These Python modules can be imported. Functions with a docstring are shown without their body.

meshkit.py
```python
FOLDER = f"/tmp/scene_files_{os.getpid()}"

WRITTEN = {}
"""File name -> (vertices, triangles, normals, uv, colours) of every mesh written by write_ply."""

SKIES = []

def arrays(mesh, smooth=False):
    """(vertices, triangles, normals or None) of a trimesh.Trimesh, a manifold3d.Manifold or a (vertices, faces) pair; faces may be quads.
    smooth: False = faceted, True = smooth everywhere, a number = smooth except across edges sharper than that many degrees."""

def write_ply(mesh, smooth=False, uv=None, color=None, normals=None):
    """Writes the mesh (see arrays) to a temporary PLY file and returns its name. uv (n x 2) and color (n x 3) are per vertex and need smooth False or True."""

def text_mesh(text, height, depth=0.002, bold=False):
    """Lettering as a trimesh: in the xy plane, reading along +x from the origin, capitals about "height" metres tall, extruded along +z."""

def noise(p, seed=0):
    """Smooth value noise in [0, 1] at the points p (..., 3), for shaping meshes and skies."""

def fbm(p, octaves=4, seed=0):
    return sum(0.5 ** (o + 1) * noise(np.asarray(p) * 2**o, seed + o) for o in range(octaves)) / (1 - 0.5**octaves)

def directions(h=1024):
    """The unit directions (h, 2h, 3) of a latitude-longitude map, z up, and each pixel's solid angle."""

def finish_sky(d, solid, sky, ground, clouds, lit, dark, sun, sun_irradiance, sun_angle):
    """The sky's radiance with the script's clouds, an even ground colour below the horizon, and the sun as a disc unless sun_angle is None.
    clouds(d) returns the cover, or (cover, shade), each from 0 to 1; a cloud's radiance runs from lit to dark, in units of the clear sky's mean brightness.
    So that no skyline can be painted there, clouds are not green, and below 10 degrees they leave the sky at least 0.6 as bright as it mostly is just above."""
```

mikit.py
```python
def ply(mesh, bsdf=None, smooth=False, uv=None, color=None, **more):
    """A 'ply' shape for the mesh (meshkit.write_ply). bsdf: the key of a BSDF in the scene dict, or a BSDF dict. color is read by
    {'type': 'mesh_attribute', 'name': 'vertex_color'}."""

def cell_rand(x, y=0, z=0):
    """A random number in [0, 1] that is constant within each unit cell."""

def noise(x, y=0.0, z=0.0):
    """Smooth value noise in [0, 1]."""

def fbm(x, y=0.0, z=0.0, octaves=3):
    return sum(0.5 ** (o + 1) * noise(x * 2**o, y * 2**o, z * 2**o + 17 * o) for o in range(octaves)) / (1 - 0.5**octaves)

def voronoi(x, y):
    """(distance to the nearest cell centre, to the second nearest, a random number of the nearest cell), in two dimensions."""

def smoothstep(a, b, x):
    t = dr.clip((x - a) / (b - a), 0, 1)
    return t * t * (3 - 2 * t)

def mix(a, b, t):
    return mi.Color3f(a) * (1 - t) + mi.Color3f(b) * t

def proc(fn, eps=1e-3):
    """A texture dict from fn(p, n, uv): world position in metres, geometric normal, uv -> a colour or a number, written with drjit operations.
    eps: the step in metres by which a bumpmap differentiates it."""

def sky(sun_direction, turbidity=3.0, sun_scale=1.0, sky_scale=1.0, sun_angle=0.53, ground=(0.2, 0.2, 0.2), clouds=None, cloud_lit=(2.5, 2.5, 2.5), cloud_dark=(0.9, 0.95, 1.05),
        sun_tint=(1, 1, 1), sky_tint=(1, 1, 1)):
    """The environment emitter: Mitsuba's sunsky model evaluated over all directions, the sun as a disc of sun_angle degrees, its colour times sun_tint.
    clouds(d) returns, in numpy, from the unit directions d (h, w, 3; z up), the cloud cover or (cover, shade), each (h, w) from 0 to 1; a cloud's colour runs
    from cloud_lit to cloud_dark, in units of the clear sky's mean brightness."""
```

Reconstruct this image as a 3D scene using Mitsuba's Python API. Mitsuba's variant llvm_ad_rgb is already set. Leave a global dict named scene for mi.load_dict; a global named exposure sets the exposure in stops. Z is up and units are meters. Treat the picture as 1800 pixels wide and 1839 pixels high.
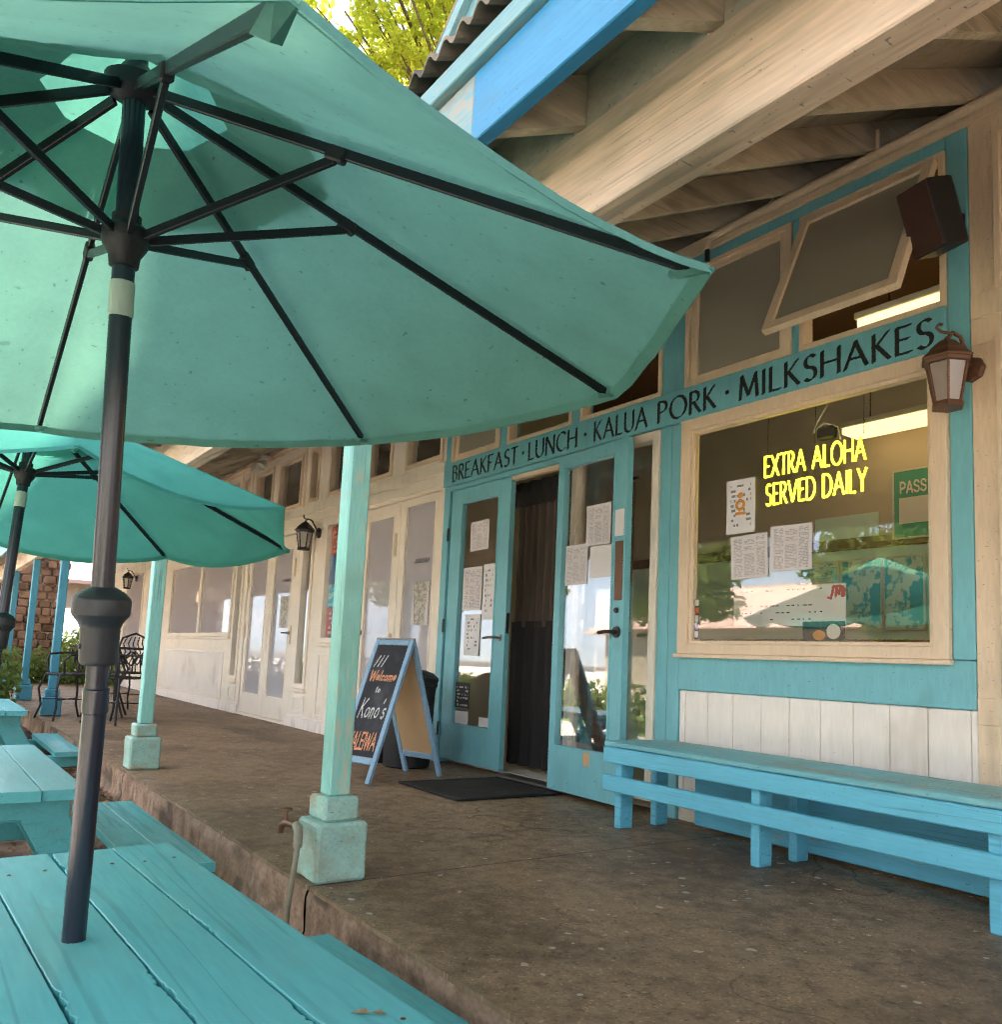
import math, random
import numpy as np, trimesh, mitsuba as mi, drjit as dr
import mikit, meshkit
from mikit import fbm, noise, smoothstep, mix, cell_rand, proc
from shapely.geometry import Polygon, box as sbox, LineString, MultiPoint
from shapely.ops import unary_union
from shapely import affinity
from scipy.spatial import ConvexHull

T = mi.ScalarTransform4f
scene, labels = {}, {}
random.seed(7)
rng = np.random.default_rng(7)
A = np.array

# ------------------------------------------------------------------ camera, sky, exposure
CAM = A([0.0, -3.314, 0.760])
YAW, PITCH, ROLL = -0.959, 0.112, 0.046
Fv = A([math.sin(YAW) * math.cos(PITCH), math.cos(YAW) * math.cos(PITCH), math.sin(PITCH)])
Rv = A([math.cos(YAW), -math.sin(YAW), 0.0])
Uv = np.cross(Rv, Fv)
Uv = -math.sin(ROLL) * Rv + math.cos(ROLL) * Uv
scene['camera'] = {'type': 'perspective', 'fov': math.degrees(2 * math.atan(900 / 1494.1)), 'fov_axis': 'x',
                   'principal_point_offset_y': -(1021.5 - 919.5) / 1839, 'near_clip': 0.05, 'far_clip': 400.0,
                   'to_world': T().look_at(origin=CAM.tolist(), target=(CAM + Fv).tolist(), up=Uv.tolist())}


def cloud_cover(d):
    c = meshkit.fbm(d * [2.2, 2.2, 4.0] + 3.1, 4, seed=4)
    return np.clip((c - 0.36) / 0.18, 0, 1) * 0.9, np.clip((c - 0.6) * 2.0, 0, 1)


scene['sky'] = mikit.sky((-0.30, 0.55, 0.78), turbidity=3.0, clouds=cloud_cover, cloud_lit=(2.5, 2.5, 2.5), sun_tint=(1.0, 0.98, 0.94), sun_angle=4.0)
exposure = 3.88


# ------------------------------------------------------------------ naming
def fresh(k):
    if k not in scene and k not in labels:
        return k
    i = 1
    while f'{k}_{i:03d}' in scene or f'{k}_{i:03d}' in labels:
        i += 1
    return f'{k}_{i:03d}'


def add(name, mesh, mat, parent=None, smooth=False, label=None, **kw):
    k = fresh(name if parent is None else parent + '__' + name)
    scene[k] = mikit.ply(mesh, mat, smooth, **kw)
    if label:
        labels[k] = {'label': label}
    return k


def tag(k, label, cat=None, group=None, kind=None):
    labels[k] = {'label': label}
    if cat:
        labels[k]['category'] = cat
    if group:
        labels[k]['group'] = group
    if kind:
        labels[k]['kind'] = kind
    return k


def thing(name, label, cat, group=None):
    return tag(fresh(name), label, cat, group)


# ------------------------------------------------------------------ mesh helpers
cat = trimesh.util.concatenate
_S = [A(s) for s in np.ndindex(2, 2, 2)]
_S = [s * 2 - 1 for s in _S]


def _cb_points(hx, hy, hz, c):
    h = A([hx, hy, hz], float)
    out = []
    for s in _S:
        for k in range(3):
            q = h - c
            q[k] = h[k]
            out.append(s * q)
    return A(out)


_hull = ConvexHull(_cb_points(1, 1, 1, .2))
_F = []
for f, eq in zip(_hull.simplices, _hull.equations):
    v = _hull.points[f]
    _F.append(f if np.dot(np.cross(v[1] - v[0], v[2] - v[0]), eq[:3]) > 0 else f[::-1])
_F = A(_F)


def TM(v, f):
    return trimesh.Trimesh(A(v, float), A(f), process=False)


def cbox(x0, x1, y0, y1, z0, z1, c=.003):
    h = A([x1 - x0, y1 - y0, z1 - z0]) / 2
    h = np.abs(h)
    c = min(c, .4 * h.min())
    return TM(_cb_points(*h, c) + A([(x0 + x1) / 2, (y0 + y1) / 2, (z0 + z1) / 2]), _F)


def bar(p0, p1, w, h, up=(0, 0, 1), c=.002, ext=0.0):
    """chamfered bar from p0 to p1: width w sideways, height h along up"""
    p0, p1 = A(p0, float), A(p1, float)
    d = p1 - p0
    L = np.linalg.norm(d)
    d /= L
    s = np.cross(d, up)
    if np.linalg.norm(s) < 1e-6:
        s = np.cross(d, [1, 0, 0])
    s /= np.linalg.norm(s)
    u = np.cross(s, d)
    v = _cb_points(L / 2 + ext, w / 2, h / 2, min(c, .4 * min(w, h) / 2))
    return TM(v @ A([d, s, u]) + (p0 + p1) / 2, _F if np.linalg.det(A([d, s, u])) > 0 else _F[:, ::-1])


def tube(pts, r, n=10, caps=True):
    p = A(pts, float)
    r = np.broadcast_to(A(r, float), (len(p),))
    t = np.gradient(p, axis=0)
    t /= np.linalg.norm(t, axis=1, keepdims=True) + 1e-12
    a = np.cross(t[0], [0, 0, 1] if abs(t[0][2]) < .9 else [1, 0, 0])
    V = []
    for i in range(len(p)):
        a = a - t[i] * (a @ t[i])
        a /= np.linalg.norm(a) + 1e-12
        b = np.cross(t[i], a)
        ang = np.arange(n) * 2 * math.pi / n
        V.append(p[i] + r[i] * (np.cos(ang)[:, None] * a + np.sin(ang)[:, None] * b))
    V = np.vstack(V)
    F = []
    for i in range(len(p) - 1):
        for j in range(n):
            q = [i * n + j, i * n + (j + 1) % n, (i + 1) * n + (j + 1) % n, (i + 1) * n + j]
            F += [[q[0], q[1], q[2]], [q[0], q[2], q[3]]]
    if caps:
        o = len(V)
        V = np.vstack([V, p[:1], p[-1:]])
        e = (len(p) - 1) * n
        for j in range(n):
            F += [[o, (j + 1) % n, j], [o + 1, e + j, e + (j + 1) % n]]
    return TM(V, F)


def lathe(profile, n=24, at=(0, 0, 0), axis=None):
    """profile [(r, z)...] revolved about z (or a given axis), capped where r > 0 at the ends"""
    prof = [(max(r, 0.0), z) for r, z in profile]
    V, F = [], []
    for r, z in prof:
        for j in range(n):
            V.append((r * math.cos(2 * math.pi * j / n), r * math.sin(2 * math.pi * j / n), z))
    for i in range(len(prof) - 1):
        for j in range(n):
            q = [i * n + j, i * n + (j + 1) % n, (i + 1) * n + (j + 1) % n, (i + 1) * n + j]
            F += [[q[0], q[1], q[2]], [q[0], q[2], q[3]]]
    o = len(V)
    V += [(0, 0, prof[0][1]), (0, 0, prof[-1][1])]
    e = (len(prof) - 1) * n
    for j in range(n):
        F += [[o, (j + 1) % n, j], [o + 1, e + j, e + (j + 1) % n]]
    V = A(V, float)
    if axis is not None:
        z = A(axis, float)
        z /= np.linalg.norm(z)
        x = np.cross([0, 1, 0] if abs(z[1]) < .9 else [1, 0, 0], z)
        x /= np.linalg.norm(x)
        V = V @ A([x, np.cross(z, x), z])
    return TM(V + A(at), F)


def extr(poly, depth):
    gs = getattr(poly, 'geoms', [poly])
    return cat([trimesh.creation.extrude_polygon(g, depth, engine='earcut') for g in gs if g.area > 1e-9])


def xz(mesh, y):
    """a mesh made in (x, y=height) with depth along +z -> x, z=height, depth going to -y from the plane y"""
    v = A(mesh.vertices)
    return TM(np.stack([v[:, 0], y - v[:, 2], v[:, 1]], 1), mesh.faces)


def wall_with_holes(x0, x1, z0, z1, holes, y0, y1):
    p = sbox(x0, z0, x1, z1)
    for h in holes:
        p = p.difference(sbox(*h))
    return xz(extr(p, y1 - y0), y1)


def frame(x0, x1, z0, z1, w, y0, y1, wb=None, c=.002):
    """four butted boards round an opening (outer size given), faces y0 (outer) to y1"""
    wb = w if wb is None else wb
    return cat([cbox(x0, x0 + w, y0, y1, z0, z1, c), cbox(x1 - w, x1, y0, y1, z0, z1, c),
                cbox(x0 + w, x1 - w, y0 + .001, y1, z1 - w, z1, c), cbox(x0 + w, x1 - w, y0 + .001, y1, z0, z0 + wb, c)])


def quad(p00, p10, p11, p01):
    return TM([p00, p10, p11, p01], [[0, 1, 2], [0, 2, 3]]), A([[0, 0], [1, 0], [1, 1], [0, 1]], float)


def rot_z(m, a, at=(0, 0, 0)):
    v = A(m.vertices)
    c, s = math.cos(a), math.sin(a)
    return TM(v @ A([[c, s, 0], [-s, c, 0], [0, 0, 1]]) + A(at), m.faces)


def mapped(m, o, ex, ey, ez):
    v = A(m.vertices)
    M = A([ex, ey, ez], float)
    return TM(v @ M + A(o), m.faces if np.linalg.det(M) > 0 else m.faces[:, ::-1])


# ------------------------------------------------------------------ materials
def pcol(name, fn, rough=.6, spec=.4, bump=None, bscale=.002, two=True, eps=1e-3, **kw):
    b = {'type': 'principled', 'base_color': proc(fn), 'roughness': rough, 'specular': spec, **kw}
    if bump is not None:
        b = {'type': 'bumpmap', 'arbitrary': proc(bump, eps), 'scale': bscale, 'bsdf': b}
    scene[name] = {'type': 'twosided', 'bsdf': b} if two else b
    return name


def flat(name, c, rough=.6, metallic=0.0, spec=.4):
    scene[name] = {'type': 'twosided', 'bsdf': {'type': 'principled', 'base_color': {'type': 'rgb', 'value': list(c)}, 'roughness': rough, 'metallic': metallic, 'specular': spec}}
    return name


def paint(name, c, rough=.55, var=.14, wear=None, wc=(.42, .36, .27), g=(3, 3, 3), bump=0.0, spec=.4, dirt=None, dirt_at=.50, cracks=0.0, specks=.07, streak=.5):
    """brushed paint on wood or render: grain along the direction where g is small, grime, hairline cracks, flaked patches (wear: noise level above which it has gone), specks"""
    c = [float(q) for q in c]
    k = [q * 15 if q > 1 else q * 2.2 for q in g]

    def fn(p, n, uv):
        a = fbm(p.x * g[0] * 6, p.y * g[1] * 6, p.z * g[2] * 6, 3)
        f = fbm(p.x * g[0] * 45, p.y * g[1] * 45, p.z * g[2] * 45, 2)
        b = fbm(p.x * 1.3 + 7, p.y * 1.3, p.z * 1.3 + 3, 3)
        out = mi.Color3f(*c) * (1 + var * (1.1 * (a - .5) + 2 * streak * (f - .5) + 1.0 * (b - .5)))
        if dirt is not None:
            m = smoothstep(dirt_at, dirt_at + .2, .62 * fbm(p.x * 2.6 + 20, p.y * 2.6, p.z * 2.2 + 1, 4) + .38 * a)
            out = mix(out, mi.Color3f(*dirt), m * .65)
        if cracks:
            r = dr.abs(noise(p.x * k[0] + 4, p.y * k[1], p.z * k[2] + 2) - .5)
            m = smoothstep(.05, .015, r) * smoothstep(.48, .62, fbm(p.x * 2.6, p.y * 2.6 + 8, p.z * 2.6, 3))
            out = out * (1 - cracks * m)
        if wear is not None:
            m = smoothstep(wear, wear + .035, .7 * fbm(p.x * g[0] * 3 + 3, p.y * g[1] * 3 + 9, p.z * g[2] * 3, 4) + .3 * f)
            out = mix(out, mi.Color3f(*wc), m * .85)
        if specks:
            q = noise(p.x * 130, p.y * 130 + 5, p.z * 130)
            out = out * (1 - .5 * smoothstep(1 - specks * 1.2, 1 - specks * .6, q))
        return out

    bf = (lambda p, n, uv: fbm(p.x * g[0] * 14, p.y * g[1] * 14, p.z * g[2] * 14, 3)) if bump else None
    return pcol(name, fn, rough, spec, bf, bump)


GX = (.35, 3, 3)      # grain running along x
GZ = (3, 3, .35)
paint('cream', (.70, .54, .385), .5, .16, g=GZ, dirt=(.46, .35, .24), dirt_at=.55, bump=.0006)
paint('cream_shop', (.79, .69, .575), .5, .12, g=GZ, dirt=(.60, .51, .41), dirt_at=.55, bump=.0006)
paint('cream_siding', (.78, .71, .65), .55, .13, g=GZ, dirt=(.52, .45, .38), dirt_at=.55, bump=.0006)
paint('cream_beam', (.64, .475, .355), .6, .30, g=GX, dirt=(.33, .27, .19), dirt_at=.50, bump=.0012, cracks=.30, specks=.08)
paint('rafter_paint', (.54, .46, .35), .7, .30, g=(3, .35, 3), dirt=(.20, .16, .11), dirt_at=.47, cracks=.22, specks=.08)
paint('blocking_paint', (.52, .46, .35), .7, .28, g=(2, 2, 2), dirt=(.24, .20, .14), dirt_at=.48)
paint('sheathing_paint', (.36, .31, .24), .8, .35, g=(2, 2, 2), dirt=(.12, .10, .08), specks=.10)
paint('teal', (.165, .43, .485), .45, .15, g=GZ, dirt=(.12, .31, .33), dirt_at=.56, bump=.0006)
paint('teal_bench', (.125, .45, .60), .5, .18, g=GX, dirt=(.12, .30, .36), dirt_at=.54, wear=.66, wc=(.24, .31, .30), bump=.0007, cracks=.25, specks=.08)
paint('seat_worn', (.17, .43, .48), .6, .34, g=GX, dirt=(.22, .30, .24), dirt_at=.45, wear=.545, wc=(.30, .27, .18), bump=.001, cracks=.6, specks=.09)
paint('table_teal', (.092, .365, .385), .36, .17, g=GX, dirt=(.13, .34, .32), dirt_at=.52, wear=.69, wc=(.20, .25, .20), bump=.0008, cracks=.18, specks=.08)
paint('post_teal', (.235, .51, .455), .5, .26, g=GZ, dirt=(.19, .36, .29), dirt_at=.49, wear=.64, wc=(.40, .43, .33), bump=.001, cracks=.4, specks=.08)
paint('plinth_teal', (.29, .46, .40), .7, .36, g=(2.4, 2.4, 2.4), dirt=(.26, .21, .14), dirt_at=.46, wear=.60, wc=(.36, .30, .21), bump=.003, specks=.10)
paint('fascia_blue', (.032, .205, .40), .45, .20, g=GX, dirt=(.055, .17, .28), dirt_at=.52, bump=.0008, cracks=.4, specks=.07)
paint('trim_pale_teal', (.16, .30, .34), .5, .22, g=GX, dirt=(.26, .27, .25), dirt_at=.50, wear=.60, wc=(.30, .27, .24), specks=.08)
paint('post_shade_blue', (.06, .25, .34), .5, .2, g=GZ, dirt=(.10, .24, .24))  # same teal posts farther off, their bluish shade put into the colour
paint('board_blue', (.22, .36, .50), .5, .2, g=(2, 2, 2))
paint('pipe_paint', (.22, .205, .15), .6, .25, g=(3, 3, 3), dirt=(.18, .13, .08))
flat('dark_metal', (.007, .007, .009), .38, 0.0, .5)
scene['pole_metal'] = {'type': 'twosided', 'bsdf': {'type': 'principled', 'base_color': {'type': 'rgb', 'value': [.009, .010, .020]}, 'roughness': .24, 'specular': .6, 'clearcoat': .3}}
flat('black_plastic', (.012, .012, .014), .5)
flat('grey_plastic', (.022, .022, .026), .42)
flat('white_plastic', (.62, .60, .54), .5)
flat('pale_sleeve', (.34, .42, .36), .5)
flat('ink', (.014, .016, .018), .6)
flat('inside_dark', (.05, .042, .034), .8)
flat('room_floor_tile', (.58, .54, .48), .5)
flat('inside_tan', (.56, .48, .38), .8)
flat('wood_brown', (.20, .10, .055), .55)
flat('tan_board', (.50, .33, .18), .6)
flat('chalk_white', (.62, .60, .58), .9)
flat('chalk_orange', (.68, .30, .16), .9)
flat('cloth_black', (.025, .022, .022), .9)
flat('red_print', (.50, .07, .045), .6)
flat('orange_print', (.60, .26, .05), .6)
flat('blue_print', (.06, .20, .42), .6)
flat('lantern_copper', (.15, .075, .045), .45, .5, .5)
flat('lantern_black', (.02, .018, .017), .45)
flat('iron_black', (.016, .016, .017), .5)
flat('steel', (.32, .31, .29), .35, .9)
flat('paper_back', (.72, .68, .68), .8)
scene['lamp_glass'] = {'type': 'twosided', 'bsdf': {'type': 'principled', 'base_color': {'type': 'rgb', 'value': [.30, .25, .225]}, 'roughness': .12, 'specular': .8}}
scene['pane_glass'] = {'type': 'thindielectric', 'int_ior': 1.58}
scene['milky_glass'] = {'type': 'blendbsdf', 'weight': .38, 'first': {'type': 'thindielectric', 'int_ior': 1.52}, 'second': {'type': 'twosided', 'bsdf': {'type': 'diffuse', 'reflectance': {'type': 'rgb', 'value': [.64, .60, .64]}}}}
scene['frosted'] = {'type': 'twosided', 'bsdf': {'type': 'principled', 'base_color': {'type': 'rgb', 'value': [.30, .27, .21]}, 'roughness': .22, 'specular': .6}}


def concrete_fn(p, n, uv):
    a = fbm(p.x * 2.1, p.y * 2.1, p.z * 2.1, 4)
    b = fbm(p.x * 22, p.y * 22, p.z * 22, 3)
    grit = fbm(p.x * 120, p.y * 120, 1.0, 2)
    c = mix((.118, .075, .043), (.222, .147, .088), smoothstep(.25, .75, .5 * a + .5 * b))
    c = c * (.80 + .40 * grit)
    dark = smoothstep(.55, .75, fbm(p.x * .9 + 5, p.y * 1.6 + 2, 3.3, 3))
    c = c * (1 - .38 * dark)
    worn = smoothstep(1.1, .2, dr.sqrt(dr.square((p.x + 4.0) * .8) + dr.square(p.y + 1.2)))
    c = c * (1 + .18 * worn)
    # hairline cracks, and a tooled joint running in from the near post
    v = fbm(p.x * 1.1 + 2, p.y * 1.1, 0.0, 4)
    c = c * (1 - .35 * smoothstep(.004, .001, dr.abs(v - .52)) * smoothstep(.5, .65, noise(p.x * .8, p.y * .8 + 4)))
    jx = dr.minimum(dr.abs(p.x + 2.66), dr.minimum(dr.abs(p.x + 5.55), dr.abs(p.x + 8.44)))
    c = c * (1 - .55 * smoothstep(.008, .003, jx))
    # pale and dark grains of gravel, bird droppings and paint flecks
    c = c * (1 + .55 * smoothstep(.82, .90, noise(p.x * 150, p.y * 150, 3.0))) * (1 - .35 * smoothstep(.82, .90, noise(p.x * 95 + 9, p.y * 95, 8.0)))
    i, j = dr.floor(p.x * 14), dr.floor(p.y * 14)
    q = cell_rand(i, j, 5)
    dx, dy = p.x * 14 - i - .3 - .4 * cell_rand(i, j, 6), p.y * 14 - j - .3 - .4 * cell_rand(i, j, 7)
    r = .04 + .26 * cell_rand(i, j, 8) * noise(p.x * 60, p.y * 60)
    fleck = dr.select((q > .93 - .12 * smoothstep(.5, .7, noise(p.x * .9 + 3, p.y * .9))) & (dx * dx + dy * dy < r * r) & (p.z > -.01), .6, 0.0)
    return mix(c, (.44, .40, .34), fleck)


pcol('concrete', concrete_fn, .52, .45, lambda p, n, uv: fbm(p.x * 40, p.y * 40, p.z * 40, 3), .003)


def slab_edge_fn(p, n, uv):
    a = fbm(p.x * 4, p.z * 4 + 2, 1.0, 4)
    b = fbm(p.x * 24, p.y * 24, p.z * 10, 3)
    c = mix((.17, .105, .072), (.31, .205, .145), smoothstep(.3, .7, .4 * a + .6 * b)) * (.7 + .6 * fbm(p.x * 90, p.y * 90, p.z * 90, 2))
    m = smoothstep(.52, .66, fbm(p.x * 3.1 + 11, p.z * 5, 7.0, 4))
    return mix(c, (.06, .048, .036), m * .75)


pcol('slab_edge', slab_edge_fn, .8, .25, lambda p, n, uv: fbm(p.x * 30, p.y * 30, p.z * 30, 3), .005)


def soil_fn(p, n, uv):
    a = fbm(p.x * 6, p.y * 6, 1.0, 4)
    near = mix((.035, .024, .016), (.11, .075, .05), smoothstep(.3, .7, a))
    far = mix((.44, .42, .39), (.50, .48, .45), fbm(p.x * .7, p.y * .7, 0.0, 3))  # unseen paving, kept pale and close to bounce light onto the porch
    grass = mix((.06, .12, .03), (.12, .19, .05), fbm(p.x * 9, p.y * 9, 0.0, 3))
    c = mix(near, far, smoothstep(-3.7, -4.3, p.y))
    g = smoothstep(-7.6, -7.8, p.y) * smoothstep(-12.6, -12.4, p.y)
    return mix(c, grass, g)


pcol('soil', soil_fn, .9, .2)


def canopy_mat(name, c, trans, spots):
    c = A(c)

    def fn(p, n, uv):
        a = fbm(p.x * 3, p.y * 3, p.z * 3, 3)
        w = fbm(p.x * 160, p.y * 160, p.z * 160, 2)
        a2 = fbm(p.x * 10 + 5, p.y * 10, p.z * 10, 3)
        out = mi.Color3f(*[float(q) for q in c]) * (.66 + .34 * a + .22 * a2 + .12 * w)
        m = smoothstep(.74, .80, fbm(p.x * 30 + 3, p.y * 30, p.z * 30, 3)) * spots * smoothstep(.45, .7, noise(p.x * 2.2, p.y * 2.2, p.z * 2))
        m2 = smoothstep(.895, .95, noise(p.x * 95, p.y * 95 + 3, p.z * 95)) * spots
        return mix(out, mi.Color3f(.05, .13, .11), dr.maximum(m, m2) * .65)

    scene[name] = {'type': 'principledthin', 'base_color': proc(fn), 'roughness': .75, 'diff_trans': trans, 'eta': 1.3}


canopy_mat('canopy_near', (.132, .315, .270), .62, 1.0)
canopy_mat('canopy_cap_sunlit', (.125, .40, .325), .66, .5)  # greener cap cloth, sunlight through it put into a lighter colour
canopy_mat('canopy_far', (.075, .31, .265), .70, .4)


def leaf_mat(name, c0, c1, trans=1.0):
    scene[name] = {'type': 'principledthin', 'roughness': .5, 'diff_trans': trans, 'eta': 1.4,
                   'base_color': proc(lambda p, n, uv: mix(c0, c1, fbm(p.x * 1.9, p.y * 1.9, p.z * 1.9, 2)))}


leaf_mat('leaf_bright', (.30, .40, .03), (.62, .62, .08), 1.3)
leaf_mat('leaf_mid', (.10, .17, .05), (.24, .30, .09), 1.0)
paint('bark', (.14, .10, .07), .85, .25, g=(2, 2, .5), bump=.004)


def rust_roof_fn(p, n, uv):
    a = fbm(p.x * 5, p.y * 2, p.z * 2, 4)
    return mix((.07, .06, .05), (.22, .17, .13), smoothstep(.3, .7, a))


pcol('roof_sheet', rust_roof_fn, .75, .3)


def printed(name, base, ink, rows, cols, fill=.75, margin=.08):
    def fn(p, n, uv):
        v, u = (1 - uv.y) * rows, uv.x * cols
        row, col = dr.floor(v), dr.floor(u)
        on = (v - row < .52) & (cell_rand(col, row, 3) < fill) & (cell_rand(dr.floor(uv.x * 3), row, 9) < .9)
        inside = (uv.x > margin) & (uv.x < 1 - margin) & (uv.y > margin * .7) & (uv.y < 1 - margin * .7)
        gut = dr.abs(uv.x * 3 - dr.floor(uv.x * 3) - .5) < .44
        return mix(base, ink, dr.select(on & inside & gut, .85, 0.0))
    return pcol(name, fn, .7, .3)


printed('menu_print', (.68, .62, .62), (.34, .30, .31), 30, 22, .8)
printed('notice_print', (.72, .68, .68), (.16, .14, .14), 11, 12, .45, .14)
printed('black_sticker', (.03, .03, .03), (.6, .58, .55), 7, 16, .6, .1)
printed('red_poster', (.55, .08, .05), (.7, .5, .4), 6, 9, .4, .1)


def sea_print(p, n, uv):
    a = fbm(uv.x * 3.1 + p.x, uv.y * 4.3, 2.0, 4)
    b = fbm(uv.x * 9 + 3, uv.y * 12, p.x * 2, 3)
    c = mix((.66, .82, .78), (.10, .46, .64), smoothstep(.48, .56, a))
    return mix(c, (.16, .45, .52), smoothstep(.56, .62, b) * .7)


pcol('sea_poster', sea_print, .6, .3)


def cup_print(p, n, uv):
    w = .46 - .16 * (1 - uv.y)
    on = dr.abs(uv.x - .5) < w
    a = noise(uv.x * 14, uv.y * 30)
    return mix((.60, .56, .56), mix((.30, .27, .22), (.52, .48, .42), smoothstep(.35, .6, a)), dr.select(on, 1.0, 0.0))


pcol('cup_decal', cup_print, .6, .3)


def curtain_fn(p, n, uv):
    return mix((.075, .058, .047), (.125, .098, .08), fbm(p.x * 40, p.y * 9, p.z * 2, 3))


pcol('curtain_cloth', curtain_fn, .9, .2)


def rubble_fn(p, n, uv):
    a = fbm(p.y * 3, p.z * 3, p.x * 3, 4)
    return mix((.07, .042, .028), (.20, .12, .08), smoothstep(.3, .7, a))


pcol('rubble', rubble_fn, .9, .2)
paint('pale_wall', (.42, .39, .33), .6, .08)
paint('roof_pink', (.50, .36, .33), .7, .1)

# ------------------------------------------------------------------ ground, porch slab
SLAB_Y = -2.16


def ground_z(x, y):
    z = np.full_like(x, -.47)
    bank = np.clip((y + 2.62) / .40, 0, 1) * .27
    bank = bank * (1 - .75 * np.exp(-((x + 2.65) / .30) ** 2))
    z = z + bank
    pts = np.stack([x * 3, y * 3, x * 0], -1)
    return z + .05 * (meshkit.fbm(pts, 3) - .5) * (y > -6)


def grid(xs, ys, zf):
    X, Y = np.meshgrid(xs, ys)
    V = np.stack([X, Y, zf(X, Y)], -1).reshape(-1, 3)
    nx, ny = len(xs), len(ys)
    i, j = np.meshgrid(np.arange(nx - 1), np.arange(ny - 1))
    a = (j * nx + i).ravel()
    return TM(V, np.vstack([np.stack([a, a + 1, a + nx + 1], 1), np.stack([a, a + nx + 1, a + nx], 1)]))


xs = np.concatenate([np.linspace(-160, -16, 24)[:-1], np.linspace(-16, 4, 260), np.linspace(4, 120, 16)[1:]])
ys = np.concatenate([np.linspace(-160, -6, 20)[:-1], np.linspace(-6, -3, 30)[:-1], np.linspace(-3, -2.05, 34), np.linspace(-2, 120, 14)])
tag(add('ground', grid(xs, ys, ground_z), 'soil', smooth=True), 'dark soil beside the porch giving way to unseen pale bounce paving and grass', 'ground', kind='structure')

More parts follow.
